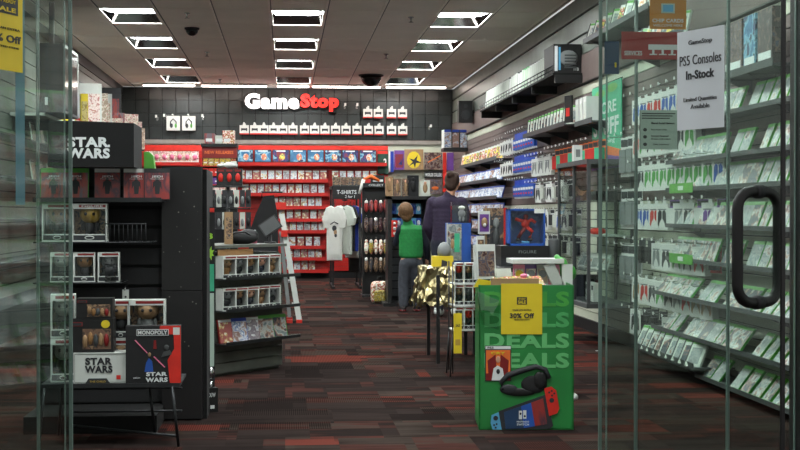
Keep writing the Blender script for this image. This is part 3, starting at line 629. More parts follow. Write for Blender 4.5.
for i in range(4):
    b = MB(); b.box(-.08, .08, 0, .012, 0, .14, 'white'); b.box(-.07, .07, -.002, 0, .01, .1, 'art_green'); solo('accessory_card', b, 'slanted white card on the middle showcase shelf, %s from the front end' % nth(i+1), 'card', (XR-.24, 11.55+.25*i, .36+.308), -1.2, rx=-.4)
b = MB(); b.ball(0, 0, .03, .09, .05, .03, 'bright_red'); scb('red_controller', 'red gamepad on the white showcase shelf', 'gamepad', -.05, -.35, .6, b)
b = MB(); b.box(-.04, .04, -.04, .04, 0, .16, 'plastic_white'); b.box(-.02, .02, -.042, -.04, .05, .12, 'grey'); solo('white_carton', b, 'small white carton standing on top of the glass showcase', 'box', (XR-.3, 12.25, .36+hh+.021))
b = MB(); b.box(-.05, .05, -.05, .05, 0, .1, 'tan'); solo('small_tan_box', b, 'small tan box on the upper showcase shelf beside the console', 'box', (XR-.22, 12.2, .36+.908))

# ------------------------------------------------------------------ back wall
def bx(px): return PY(px, 212, YB-.1).x
def bz(py): return PY(285, py, YB-.1).z
# sign
t = thing('store_sign', 'large white and red illuminated store name on the dark tiled back wall', 'sign', (0, YB-.08, 0))
x0, x1, x2 = bx(244), bx(300), bx(339.5); zc = bz(101.3); 
for nm, s_, a, b2, k1, hh_ in (('white_lettering', 'Game', x0, x1, 'sign_white', 15.5), ('red_lettering', 'Stop', x1, x2, 'sign_red', 17.5)):
    hz = hh_/56.6; zz = zc if nm[0] == 'w' else zc-.02
    b = MB(); b.text(s_, (a+b2)/2, zz, (b2-a)*.97, hz, k1, -.02, .055, dep=.06); b.obj(nm, t)
    b = MB(); b.text(s_, (a+b2)/2, zz, (b2-a)*1.07, hz*1.16, 'black', .035, .13, dep=.06); b.obj('black_outline', t)
# red slatwall fixture
b = MB(); rx0, rx1 = bx(140), bx(388); 
t = thing('red_display_wall', 'wide red slatwall fixture along the back wall', 'display wall', (0, 0, 0))
nz_ = 28; zt = bz(145.5); z0 = .13
for i in range(nz_): q = (zt-z0)/nz_; b.box(rx0, rx1, YB-.1, YB-.07, z0+i*q+.004, z0+(i+1)*q-.004, 'shelf_red')
b.box(rx0, rx1, YB-.07, YB-.05, z0, zt, 'dark_red'); b.obj('slatwall', t)
b = MB(); b.box(rx0, rx1, YB-.11, YB-.1, bz(151), bz(145.5), 'bright_red'); b.obj('header_strip', t)
b = MB(); b.box(bx(329), bx(332), YB-.14, YB-.1, .2, bz(164), 'shelf_red'); b.obj('upright', t)
YF = YB-.1
def rshelf(pa, pb, py, lab):
    b = MB(); b.box(bx(pa), bx(pb), YF-.2, YF, bz(py)-.012, bz(py), 'shelf_red'); b.box(bx(pa), bx(pb), YF-.21, YF-.2, bz(py)-.04, bz(py)+.02, 'shelf_red')
    solo('red_shelf', b, lab, 'shelf')
def brow(pa, pb, py, n, rown, extra=''):
    for i in range(n):
        px = pa+(pb-pa)*(i+.5)/n
        dup(P['pale'], (bx(px), YF-.14, bz(py)+.003), random.uniform(-.06, .06), 'white-cased game, %s from the ladder side on the %s red shelf%s' % (nth(i+1), rown, extra), 'white-cased games on the red shelves', rx=-.2, sc=(1, 1, 1.02))
dat = [(238, 327, 180.5, 12, 'uppermost'), (242, 325, 194, 11, 'second'), (264, 322, 207, 8, 'third'), (270, 325, 219.5, 7, 'fourth'), (282, 325, 231, 6, 'fifth'), (288, 321, 246.5, 4, 'sixth'), (286, 322, 258, 5, 'seventh'), (286, 315.5, 270.2, 4, 'lowest')]
for pa, pb, py, n, nm in dat: rshelf(pa-4, 328, py, '%s red shelf of games on the back wall' % nm); brow(pa, pb, py, n, nm)
rshelf(332, 386, 180.5, 'short upper red shelf beyond the upright, above the clothes'); 
for i in range(6): dup(P['pale'], (bx(335+7.6*i), YF-.14, bz(180.5)+.003), 0, 'white-cased game, %s from the red upright above the clothes' % nth(i+1), 'games on the short upper red shelf', rx=-.2)
rshelf(236, 386, 164, 'long red ledge under the picture boards')
for i, px in enumerate((245, 263, 281, 298, 315.5, 333, 350, 367.5)): dup(P['poster'], (bx(px), YF-.12, bz(163)), 0, 'blue-toned picture board above the red shelves, %s counting from the kiosk' % nth(i+1), 'picture boards above the red shelves', rx=-.08)
rshelf(143, 200, 164, 'red ledge of pink packs behind the black end panel')
b = MB(); b.box(-.065, .065, 0, .04, 0, .2, 'art_pink'); b.box(-.06, .06, -.002, 0, .0, .03, 'white'); b.ball(0, -.01, .1, .04, .03, .05, 'pink'); pk = proto_single('toy_pack', b, 'toy pack')
for i in range(7): dup(pk, (bx(150+7.6*i), YF-.14, bz(163.4)), 0, 'pink toy pack behind the black end panel, %s from the green bag' % nth(i+1), 'pink toy packs on the red ledge')
# white hanging boxes
b = MB(); b.box(-.08, .08, 0, .05, 0, .15, 'white'); b.poly([(-.03, .15), (.03, .15), (.02, .185), (-.02, .185)], 'white', .02, .004); b.box(-.08, .08, -.001, .04, -.012, .01, 'red')
b.poly([(-.055, .08), (-.05, .1), (-.02, .095), (.02, .095), (.05, .1), (.055, .08), (.05, .04), (.03, .06), (-.03, .06), (-.05, .04)], 'ink', -.003); P['hb'] = proto_single('gamepad_box', b, 'box')
low = [244.3, 254.8, 264, 273.7, 283, 293, 304.6, 314.7, 325, 335.6, 346, 357, 368.5, 379, 391.5, 402.7]
for i, px in enumerate(low): dup(P['hb'], (bx(px), YB-.12, bz(134)), 0, 'small white gamepad box hung below the sign, %s from the kiosk side' % nth(i+1), 'gamepad boxes in the lower wall row'); dup(P['hook'], (bx(px), YB-.12, bz(134)+.17), 0, 'peg hook of the lower gamepad row, %s from the kiosk side' % nth(i+1), 'hooks of the lower gamepad row')
for i, px in enumerate((367.8, 378.3, 391.5, 402.4)): dup(P['hb'], (bx(px), YB-.12, bz(117)), 0, 'white gamepad box in the upper short row, %s from the sign' % nth(i+1), 'gamepad boxes in the upper wall row'); dup(P['hook'], (bx(px), YB-.12, bz(117)+.17), 0, 'peg hook of the upper gamepad row, %s from the sign' % nth(i+1), 'hooks of the upper gamepad row')
for px, w_ in ((173.5, 'farther from the sign'), (189, 'closer to the sign')):
    t = thing('headset_box', 'white headset box with a green picture on the dark tiles, '+w_, 'box', (bx(px), YB-.14, bz(131)))
    b = MB(); b.box(-.115, .115, 0, .1, 0, .25, 'white'); b.obj('carton', t)
    b = MB(); b.tube([(-.05+.0, -.006, .07), (-.045, -.006, .15), (0, -.006, .2), (.05, -.006, .15), (.05, -.006, .07)], .01, 'ink', 6); b.ball(.045, -.006, .08, .02, .008, .04, 'xbox_green'); b.ball(-.03, -.006, .08, .025, .008, .04, 'ink'); b.obj('print', t)
    dup(P['hook'], (bx(px), YB-.14, bz(131)+.255), 0, 'peg hook above the headset box '+w_)
for px, py, w_ in ((157, 119, 'farthest out beside the headset boxes'), (165, 118, 'directly beside the headset boxes'), (203, 118, 'on the sign side of the headset boxes'), (345, 106, 'beside the red lettering'), (357, 106, 'before the upper gamepad row'), (430, 127, 'low between the gamepad boxes and corner')): dup(P['hook'], (bx(px), YB-.12, bz(py)), 0, 'empty peg hook on the dark tiles, '+w_, sc=(1.2, 1, 2.2))
# green game banner on the wall and the posters
def wallboard(name, lab, x0, x1, y0, y1, k_, fn=None):
    w = bx(x1)-bx(x0); h = bz(y0)-bz(y1); b = MB(); b.box(-w/2, w/2, 0, .02, 0, h, k_)
    if fn: fn(b, w, h)
    return solo(name, b, lab, 'poster', ((bx(x0)+bx(x1))/2, YB-.16, bz(y1)))
K['dk_green'] = M('deep_green', (20, 62, 48), .5)
wallboard('wall_poster', 'narrow dark green poster with a white numeral at the end of the picture boards', 377.5, 388, 150, 174, 'dk_green', lambda b, w, h: (b.text('2', w*.2, h*.5, w*.3, h*.3, 'letter', -.002, .03), b.box(-w/2, w/2*.9, -.002, 0, h*.85, h*.97, 'bright_red')))
wallboard('wall_poster', 'pale framed poster edge beside the dark green poster', 388.5, 393.5, 151, 172, 'shirt_blue', lambda b, w, h: b.box(-w/2, -w*.2, -.002, 0, 0, h, 'letter'))
wallboard('wall_poster', 'purple and blue poster beside the yellow round one', 394, 404, 150, 169.5, 'purple', lambda b, w, h: b.box(-w*.4, w*.4, -.003, 0, h*.1, h*.8, 'art_poster'))
def yp(b, w, h):
    b.disc(0, h*.48, w*.36, h*.42, 'yellow', -.003); b.poly([(-.1, .05), (-.02, .14), (-.08, .2), (.0, .18), (.07, .26), (.05, .17), (.14, .12), (.04, .12), (.02, .03), (-.01, .11)], 'ink', -.006)
wallboard('wall_poster', 'tan poster with a leaping black shape on a yellow circle', 404, 423, 149, 169.5, 'tan', yp)
wallboard('wall_poster', 'dark poster with orange streaks beside an orange strip', 424, 442, 152, 169.5, 'art_dark', lambda b, w, h: b.poly([(-w*.3, h*.4), (w*.4, h*.8), (w*.42, h*.86), (-w*.3, h*.46)], 'orange', -.003))
wallboard('wall_poster', 'narrow bright orange strip on the back wall', 442.5, 446, 152, 192, 'bright_red')
wallboard('wall_poster', 'violet poster with a pale figure by the back corner', 446.5, 461, 152, 170, 'purple', lambda b, w, h: b.poly([(0, 0), (w*.3, 0), (w*.35, h*.5), (w*.15, h*.6), (-w*.05, h*.4)], 'letter', -.003))
wallboard('wall_poster', 'dark poster with white lettering under the orange streaks', 424, 442, 171, 178, 'black', lambda b, w, h: b.text('WORLDS COLLIDE', 0, h*.5, w*.9, h*.5, 'letter', -.002, .03))
wallboard('wall_poster', 'lower dark poster with an orange glow above the woman', 424, 442, 179, 194, 'art_dark', lambda b, w, h: b.ball(w*.1, 0, h*.4, w*.2, .006, h*.12, 'orange'))

# ------------------------------------------------------------------ kiosk tower at the back
t = thing('game_kiosk', 'black kiosk tower with a red header before the red shelves', 'kiosk'); Yk = 21.6
def kx(px): return PY(px, 212, Yk).x
def kz(py): return PY(285, py, Yk).z
b = MB(); b.box(kx(201), kx(237.5), Yk-.0, Yk+.5, kz(147), kz(143.8), 'black'); b.obj('top', t)
b = MB(); b.box(kx(202), kx(237), Yk+.1, Yk+.45, 0, kz(147), 'matte_black'); b.obj('body', t)
b = MB(); b.box(kx(202), kx(237), Yk+.04, Yk+.1, kz(158), kz(147), 'dark_red'); b.text('NEW RELEASES', kx(219), kz(152.5), .45, .05, 'orange', Yk+.038, .02); b.obj('header', t)
for py in (166, 175.5, 184.5, 193.5): b = MB(); b.box(kx(202), kx(237), Yk-.02, Yk+.1, kz(py)-.012, kz(py), 'red'); b.obj('shelf', t)
for j, (py, k_, nm) in enumerate(((166, 'art_yellow', 'yellow'), (175.5, 'bright_red', 'red'), (184.5, 'purple', 'violet'), (193.5, 'art_pink', 'pink'))):
    b = MB(); b.box(-.04, .04, 0, .02, 0, .115, k_); b.box(-.025, .025, -.002, 0, .04, .06, 'letter'); q = proto_single('card_pack', b, 'pack')
    for i in range(6): dup(q, (kx(205.5+5.6*i), Yk+.01, kz(py)+.001), 0, '%s card pack on the kiosk, %s from its outer edge' % (nm, nth(i+1)), '%s card packs on the kiosk' % nm)
for i, (a, w_, k_, hh_) in enumerate(((204.5, 10, 'art_red', 10), (215, 7, 'offwhite', 8), (222.5, 12, 'art_comic', 13))):
    b = MB(); b.box(0, (kx(a+w_)-kx(a)), 0, .3, 0, hh_/62, k_); b.box(.02, .12, -.002, 0, .03, .08, 'letter'); solo('toy_carton', b, ['red printed carton', 'low pale carton', 'yellowish printed carton'][i]+' on top of the kiosk', 'box', (kx(a), Yk+.05, kz(143.7)))
b = MB(); b.ball(.02, 0, .06, .12, .08, .06, 'white'); b.ball(-.12, -.02, .05, .08, .06, .04, 'offwhite'); b.box(.03, .12, -.05, .05, .06, .13, 'white'); 
DK = b
# ------------------------------------------------------------------ dark boxes, backpack and goods on grey counter
A = Vector((-.51, 9.55)); B = Vector((-.022, 10.15)); L_ = (B-A).length; rz = math.atan2((B-A).y, (B-A).x)
t = thing('slatwall_counter', 'grey slatted corner counter with a wood trim top', 'counter', (A.x, A.y, 0), rz)
b = MB(); nS = 11; hC = .93
for i in range(nS): q = (hC-.09)/nS; b.box(0, L_, 0, .03, .02+i*q+.004, .02+(i+1)*q-.004, 'slat_grey')
b.box(.0, L_, .03, .45, 0, hC-.06, 'slat_grey'); b.obj('body', t)
b = MB(); b.box(-.02, L_+.02, -.03, .5, hC-.02, hC, 'slat_grey'); b.obj('counter_top', t)
b = MB(); b.box(.05, L_*.55, -.012, 0, hC-.075, hC-.03, 'wood'); b.obj('wood_trim', t)
R2 = Matrix.Rotation(rz, 2)
def cl_(x, y): v = R2 @ Vector((x, y)); return (A.x+v.x, A.y+v.y)
def crow(z, dep, lab):
    x, y = cl_(0, 0); b = MB(); b.box(.0, L_+.05, -dep, 0, -.008, 0, 'wire'); b.box(0, L_+.05, -dep-.006, -dep, -.008, .015, 'wire'); return solo('counter_shelf', b, lab, 'shelf', (x, y, z), rz)
szs = [(.695, 'upper'), (.47, 'middle'), (.24, 'lower')]
for z, nm in szs: crow(z, .13, '%s wire shelf on the grey counter' % nm)
# pop boxes
def fig(b, k_head, k_body, s=1.0, cx=0, cy=.04, z=.0, ears=False):
    b.ball(cx, cy, z+.075*s, .036*s, .03*s, .032*s, k_head, 10, 7); b.ball(cx, cy, z+.03*s, .02*s, .016*s, .026*s, k_body, 8, 6)
    for q in (-1, 1):
        b.ball(cx+q*.013*s, cy-.028*s, z+.075*s, .005*s, .004*s, .006*s, 'ink', 6, 4); b.ball(cx+q*.01*s, cy, z+.008*s, .01*s, .012*s, .009*s, k_body, 6, 4); b.ball(cx+q*.024*s, cy, z+.034*s, .008*s, .008*s, .016*s, k_body, 6, 4)
        if ears: b.poly([(cx+q*.03*s, z+.075*s), (cx+q*.062*s, z+.09*s), (cx+q*.03*s, z+.095*s)][::q], k_head, cy, .006)
def popbox(head, body, w=.115, h=.16, d=.09, kc='plastic_white', lab='ink', ears=False, txt=None):
    t = bpy.data.objects.new('figure_box', None); t['category'] = 'toy figure box'
    b = MB(); f = .008
    b.box(-w/2, w/2, d-.003, d, 0, h, kc); b.box(-w/2, -w/2+.004, 0, d, 0, h, kc); b.box(w/2-.004, w/2, 0, d, 0, h, kc); b.box(-w/2, w/2, 0, d, 0, .004, kc); b.box(-w/2, w/2, 0, d, h-.004, h, kc)
    b.box(-w/2, w/2, -.001, .002, 0, h*.2, kc); b.box(-w/2, w/2, -.001, .002, h*.86, h, kc); b.box(-w/2, -w/2+f, -.001, .002, h*.2, h*.86, kc); b.box(w/2-f, w/2, -.001, .002, h*.2, h*.86, kc)
    b.box(-w*.46, w*.46, -.002, 0, h*.04, h*.17, lab); b.box(-w*.3, w*.46, -.002, 0, h*.9, h*.97, 'dark_red' if lab == 'ink' else lab)
    b.box(-w/2+.005, w/2-.005, d-.008, d-.004, .01, h-.01, 'art_brown'); b.disc(0, h*.105, w*.14, h*.055, kc, -.004); b.disc(0, h*.105, w*.11, h*.03, lab, -.006)
    if txt: b.text(txt, w*.08, h*.935, w*.6, h*.05, 'letter', -.003, .02)
    b.obj('carton', t, False)
    b = MB(); fig(b, head, body, h/.125, 0, d*.5, h*.13, ears); b.obj('figurine', t, False)
    b = MB(); b.box(-w/2+f, w/2-f, 0, .001, h*.2, h*.86, 'clear'); b.obj('window', t, False)
    return t
pops = [popbox('tan', 'brown' if False else 'wood'), popbox('grey', 'dark_grey'), popbox('wood', 'dark_grey'), popbox('skin', 'navy')]
pops.append(popbox('tan', 'ink', kc='plastic_white', lab='yellow'))
popE = popbox('offwhite', 'mid_grey'); 
for j, (z, nm) in enumerate(szs[:2]):
    for i in range(6):
        x = .065+.122*i
        if i > 4: continue
        pr = pops[(i+j) % 4] if not (j == 1 and i == 5) else pops[4]
        xx, yy = cl_(x, -.105); dup(pr, (xx, yy, z+.001), rz-.25, 'white window box with a toy figure, %s along the %s shelf of the grey counter' % (nth(i+1), nm), 'figure boxes on the grey counter')
gk = ['pale', 'ps', 'pale', 'xbox', 'xbox', 'pale']
for i in range(5):
    xx, yy = cl_(.075+.148*i, -.07); dup(P[gk[i]], (xx, yy, .242), rz-.25, 'game case, %s along the lower shelf of the grey counter' % nth(i+1), 'game cases on the grey counter', rx=-.2)
# goods on the counter
def onc(px, dy=.2): # top of the counter
    p = PY(px, 240, 9.9); return p
p = PY(241, 241, 9.95)
t = thing('backpack', 'black backpack slumped on the grey counter', 'bag', (p.x, p.y+.1, hC)); b = MB(); b.ball(0, 0, .045, .13, .09, .05, 'soft_black', 14, 8); b.ball(.05, .02, .06, .08, .07, .05, 'soft_black'); b.obj('body', t); b = MB(); b.tube([(-.09, -.06, .05), (-.04, -.09, .085), (.03, -.08, .09), (.09, -.05, .05)], .007, 'black'); b.obj('strap', t)
p = PY(229, 240, 9.9)
b = MB(); b.box(-.028, .028, 0, .05, 0, .235, 'tan'); b.box(-.02, .02, -.002, 0, .04, .2, 'art_brown'); solo('slim_box', b, 'slim brown upright box on the grey counter', 'box', (p.x, p.y, hC+.001), .2)
p = PY(270, 240, 10.05); t = thing('card_terminal', 'black card terminal tilted on a stand on the grey counter', 'card terminal', (p.x, p.y+.12, hC+.001))
b = MB(); b.lathe([(.045, 0), (.045, .012), (.012, .016), (.012, .09)], 'black', n=12); b.obj('stand', t); b = MB(); b.T = Matrix.Translation((0, 0, .13)) @ Matrix.Rotation(-.6, 4, 'Y') @ Matrix.Rotation(-.3, 4, 'X'); b.box(-.075, .075, -.008, .012, -.055, .055, 'black'); b.box(-.066, .066, -.011, -.008, -.046, .046, 'mid_grey'); b.obj('screen', t)
p = PY(250, 238, 10.3); b = MB(); b.lathe([(.0, 0), (.02, 0), (.022, .02), (.022, .05), (.01, .07), (.01, .085)], 'pink', n=10); b.box(-.012, .012, -.012, .012, .085, .1, 'white'); solo('pink_bottle', b, 'small pink bottle with a white cap on the counter', 'bottle', (-.23, 10.2, hC+.001))
# tall things behind the counter
t = thing('garment_bag', 'tall black covered garment rail behind the grey counter', 'garment rail', PY(262, 300, 13.2) * Vector((1, 1, 0)) if False else (PY(262, 250, 13.2).x, 13.2, 0))
s_ = 13.2/F
b = MB(); b.add([(x*s_, y, z) for y in (-.1, .15) for (x, z) in ((-16, .02), (16, .02), (16, 1.1), (12, 1.33), (2, 1.32), (-6, 1.15), (-12, .98))], [tuple(range(7)), tuple(range(13, 6, -1))]+[(i, (i+7), (i+1) % 7+7, (i+1) % 7) for i in range(7)], 'soft_black'); b.obj('cover', t)
b = MB(); b.tube([(.0, .02, 1.3), (.0, .02, 1.36), (.2, .02, 1.36)], .01, 'wire'); b.obj('rail', t)
# dark spinner with headphones behind counter
p = PY(228, 240, 13.6); t = thing('accessory_spinner', 'wire spinner rack hung with dark accessories behind the counter', 'spinner rack', (p.x, 13.6, 0))
b = MB(); b.tube([(0, 0, 0), (0, 0, 1.45)], .02, 'black'); b.lathe([(.25, 0), (.25, .03)], 'black'); b.obj('pole', t)
for z in (1.0, 1.2, 1.42):
    b = MB(); b.tube([(-.22, -.1, z), (.22, -.1, z), (.22, .1, z), (-.22, .1, z)], .006, 'wire', 5, True); b.obj('wire_ring', t)
for i in range(8):
    x = -.2+.058*i
    for j, z in enumerate((1.0, 1.22)): b = MB(); b.box(-.025, .025, 0, .02, 0, .17, 'offwhite' if (i+j) % 3 == 0 else 'dark_grey'); b.ball(0, -.005, .07, .016, .015, .04, 'black' if i % 2 else 'grey'); solo('hanging_earphones', b, 'hanging earphone pack, %s on the %s tier behind the counter' % (nth(i+1), 'lower' if j == 0 else 'upper'), 'packaged accessory', (p.x+x, 13.46, z-.005), 0, 'earphone packs behind the counter')
for i, (px, py) in enumerate(((221, 193), (229.5, 193), (238, 193))):
    p = PY(px, py, 13.6); b = MB(); b.box(-.042, .042, 0, .2, 0, .17, 'black'); b.ball(0, -.002, .08, .025, .01, .045, 'red', 8, 6); b.box(-.03, .03, -.003, 0, .14, .16, 'dark_red'); solo('headset_carton', b, 'black carton with a red picture above the accessory spinner, %s of three' % nth(i+1), 'box', (p.x, 13.55, 1.43), 0)
o = solo('folded_cap', DK, 'crumpled white cap on top of the black cartons', 'cap', (PY(229, 174, 13.6).x, 13.62, 1.602)); o.scale = (.62, .9, .55)

# ladder
t = thing('step_ladder', 'folded silver step ladder with red caps and feet', 'ladder', PZ(293, 321.5))
s_ = t.location.y/F
def lp(px, py, dy=0): return ((px-293)*s_, dy, (321.5-py)*s_)
for dy in (-.18, .18):
    for (a, b_, r_) in (((282, 214), (299, 319), .028), ((281, 232), (289.5, 316), .018)):
        b = MB(); p0 = Vector(lp(*a, dy*.8)); p1 = Vector(lp(*b_, dy)); b.add([tuple(q+Vector((sx*r_, sy*.015, 0))) for q in (p1, p0) for sx, sy in ((-1, -1), (1, -1), (1, 1), (-1, 1))], [(0, 3, 2, 1), (4, 5, 6, 7), (0, 1, 5, 4), (1, 2, 6, 5), (2, 3, 7, 6), (3, 0, 4, 7)], 'plastic_white' if r_ > .02 else 'grey'); b.obj('rail', t)
        b = MB(); q = Vector(lp(*b_, dy)); b.box(q.x-.03, q.x+.03, q.y-.02, q.y+.02, 0, .035, 'bright_red'); b.obj('foot', t)
for i in range(4): f = .2+.22*i; q = Vector(lp(282, 214)).lerp(Vector(lp(299, 319)), f); b = MB(); b.box(q.x-.05, q.x+.01, -.16, .16, q.z-.01, q.z+.01, 'grey'); b.obj('step', t)
q = lp(280.5, 206); b = MB(); b.box(q[0]-.05, q[0]+.06, -.17, .17, q[2]-.04, q[2]+.035, 'bright_red'); b.obj('top_cap', t)
q = lp(284, 233); b = MB(); b.box(q[0]-.03, q[0]+.04, -.19, -.17, q[2]-.04, q[2]+.03, 'bright_red'); b.obj('hinge_cover', t)

# ------------------------------------------------------------------ the black film-toy gondola at the front
YG = 7.4; sG = YG/F
def gx(px, Y=YG): return PY(px, 212, Y).x
def gz(py, Y=YG): return PY(285, py, Y).z
t = thing('toy_gondola', 'tall black display gondola with lettered header and speckled end panel', 'display unit')
b = MB(); b.box(gx(30), gx(162), 7.68, 7.74, 0, gz(168), 'matte_black')
for i in range(12): b.box(gx(30), gx(162), 7.665, 7.68, .1+i*.11, .19+i*.11, 'soft_black')
b.obj('back_panel', t)
b = MB(); b.box(gx(162, 7.62), gx(202, 7.62), 7.6, 7.66, .01, gz(290, 7.62), 'speckle'); b.box(gx(162, 7.62), gx(202, 7.62), 7.6, 7.66, gz(289.5, 7.62), gz(167, 7.62), 'speckle'); b.obj('end_panel', t)
b = MB(); b.box(gx(30), gx(160), 7.2, 7.66, 0, .09, 'matte_black'); b.obj('base_deck', t)
b = MB(); b.box(gx(162), gx(204), 7.66, 8.3, 0, gz(168), 'matte_black'); b.obj('cabinet', t)
hz0, hz1 = gz(167.5, 7.2), gz(122, 7.2)
b = MB(); b.add([(gx(48, 7.2), 7.2, hz0), (gx(134, 7.2), 7.2, hz0), (gx(134, 7.2), 7.2, gz(124, 7.2)), (gx(80, 7.2), 7.2, hz1), (gx(48, 7.2), 7.2, hz1)]+[(gx(48, 7.2), 7.6, hz0), (gx(134, 7.2), 7.6, hz0), (gx(134, 7.2), 7.6, gz(124, 7.2)), (gx(80, 7.2), 7.6, hz1), (gx(48, 7.2), 7.6, hz1)], [(0, 1, 2, 3, 4), (9, 8, 7, 6, 5), (0, 5, 6, 1), (1, 6, 7, 2), (2, 7, 8, 3), (3, 8, 9, 4), (4, 9, 5, 0)], 'matte_black'); hd = b.obj('header', t)
b = MB(); xm = (gx(67, 7.2)+gx(110, 7.2))/2; wS = gx(110, 7.2)-gx(67, 7.2); b.text('STAR', xm, gz(143, 7.2), wS*.96, 10/187, 'letter', 7.197, .045); b.text('WARS', xm, gz(154, 7.2), wS, 10/187, 'letter', 7.197, .045)
b.box(xm+wS*.45, xm+wS*.5, 7.195, 7.2, gz(147.8, 7.2), gz(145.5, 7.2), 'letter'); b.obj('lettering', hd)
def gshelf(pa, pb, py, lab, wire=False):
    b = MB(); x0, x1 = gx(pa), gx(pb); z = gz(py)
    if not wire: b.box(x0, x1, YG-.03, 7.665, z-.01, z, 'black'); b.box(x0, x1, YG-.036, YG-.03, z-.012, z+.012, 'wire')
    else:
        for q in range(18): xx = x0+(x1-x0)*q/17; b.tube([(xx, 7.66, z), (xx, YG-.03, z)], .002, 'wire', 4)
        b.tube([(x0, YG-.03, z), (x1, YG-.03, z)], .005, 'wire'); b.tube([(x0, 7.63, z), (x1, 7.63, z)], .005, 'wire')
        xa = gx(106)
        for q in range(10): xx = xa+(x1-.03-xa)*q/9; b.tube([(xx, YG-.03, z), (xx, YG-.03, z+.1)], .002, 'wire', 4)
        b.tube([(xa, YG-.03, z+.1), (x1-.03, YG-.03, z+.1)], .004, 'wire')
    solo('gondola_shelf', b, lab, 'shelf')
gshelf(34, 162, 200, 'upper black shelf of red-toned games under the lettered header')
gshelf(34, 152, 242, 'wire shelf with a low fence on the black gondola', True)
gshelf(34, 122, 282, 'lowest black shelf of small figure boxes on the gondola', True)
def jedi(kb, kc):
    b = MB(); w, h = .14, .17; b.box(-w/2, w/2, 0, .015, 0, h, kc); b.box(-w/2+.003, w/2-.003, -.0015, 0, h*.87, h-.002, kb); b.box(-w/2+.004, w/2-.004, -.0012, 0, .003, h*.86, 'art_red')
    b.poly([(-.01, .03), (.012, .03), (.016, .075), (.024, .055), (.022, .095), (.008, .105), (.006, .12), (-.006, .12), (-.008, .105), (-.022, .095), (-.024, .055), (-.014, .075)], 'dark_grey', -.0025)
    b.text('JEDI', 0, h*.73, w*.42, h*.08, 'letter', -.0018, .02); b.text('FALLEN ORDER', 0, h*.66, w*.5, h*.03, 'letter', -.0018); return b
jx = [(53, 'green'), (75, 'green'), (107, 'white'), (136, 'white'), (157, 'dark_grey')]
for i, (px, kb) in enumerate(jx):
    solo('game_case', jedi('xbox_green' if kb == 'green' else kb, 'green' if kb == 'green' else 'dark_grey'), '%s-topped red-toned game case, %s from the glass under the lettered header' % (kb.replace('_', ' '), nth(i+1)), 'game case', (gx(px), YG+.01, gz(200)+.002), [-.02, .03, .08, .06, .1][i], 'red-toned games under the header', rx=-.1)
big = popbox('gold', 'dark_grey', .185, .205, .11, txt='FIGURE'); bigE = popbox('wood', 'mid_grey', .16, .205, .11)
dup(big, (gx(90), YG-.02, gz(242)+.004), .05, 'large white window box with a gilded round-headed figure above the wire fence')
dup(bigE, (gx(57), YG-.0, gz(242)+.004), 0, 'large white window box seen through the glass door edge')
for i, (px, pr) in enumerate(((61, popE), (84, pops[2]), (108.5, pops[1]))): dup(pr, (gx(px), YG, gz(282)+.004), .06, 'small white window box on the lowest gondola shelf, %s from the glass door' % nth(i+1), 'figure boxes on the lowest gondola shelf')
b = MB(); b.tube([(0, .1, .05), (0, -.02, .05), (0, -.05, .03)], .004, 'chrome'); b.box(-.018, .018, -.012, -.009, -.05, .03, 'plastic_white'); b.disc(0, -.01, .006, .006, 'ink', -.014); solo('price_tag', b, 'white price tag on a short metal hook above the stacked boxes', 'price tag', (gx(122), 7.57, gz(296)))
# green bag beside header, top goods
b = MB(); b.add([(0, 0, 0), (.06, 0, 0), (.05, 0, .08), (.03, 0, .1), (0, 0, .1), (0, .1, 0), (.06, .1, 0), (.05, .1, .08), (.03, .1, .1), (0, .1, .1)], [(0, 1, 2, 3, 4), (9, 8, 7, 6, 5), (0, 5, 6, 1), (1, 6, 7, 2), (2, 7, 8, 3), (3, 8, 9, 4), (4, 9, 5, 0)], 'xbox_green'); solo('green_bag', b, 'small bright green bag standing beside the lettered header', 'bag', (gx(144, 7.8), 7.8, gz(167.4)))
# folding stand with cartons
Yf = 6.78; sF = Yf/F
def fx(px, Y=Yf): return PY(px, 212, Y).x
zt = gz(382, Yf)
t = thing('folding_stand', 'low folding metal stand on thin legs under the board game', 'stand')
b = MB(); b.box(fx(40), fx(180), Yf-.02, Yf+.4, zt-.014, zt, 'dark_grey'); b.box(fx(40), fx(180), Yf-.026, Yf-.02, zt-.016, zt+.004, 'wire'); b.obj('table_top', t)
for px, ye, xo in ((172, Yf-.02, .03), (148, Yf+.38, .035), (44, Yf-.02, -.03), (62, Yf+.38, -.02)):
    x = PY(px, 212, ye).x; b = MB(); b.tube([(x, ye, zt-.014), (x+xo, ye, 0)], .008, 'wire'); b.obj('leg', t)
for z_ in (.24, .12, .05): b = MB(); b.tube([(fx(60), Yf+.38, z_), (fx(176), Yf+.38 if z_ > .06 else Yf, z_)], .006, 'wire'); b.obj('crossbar', t)
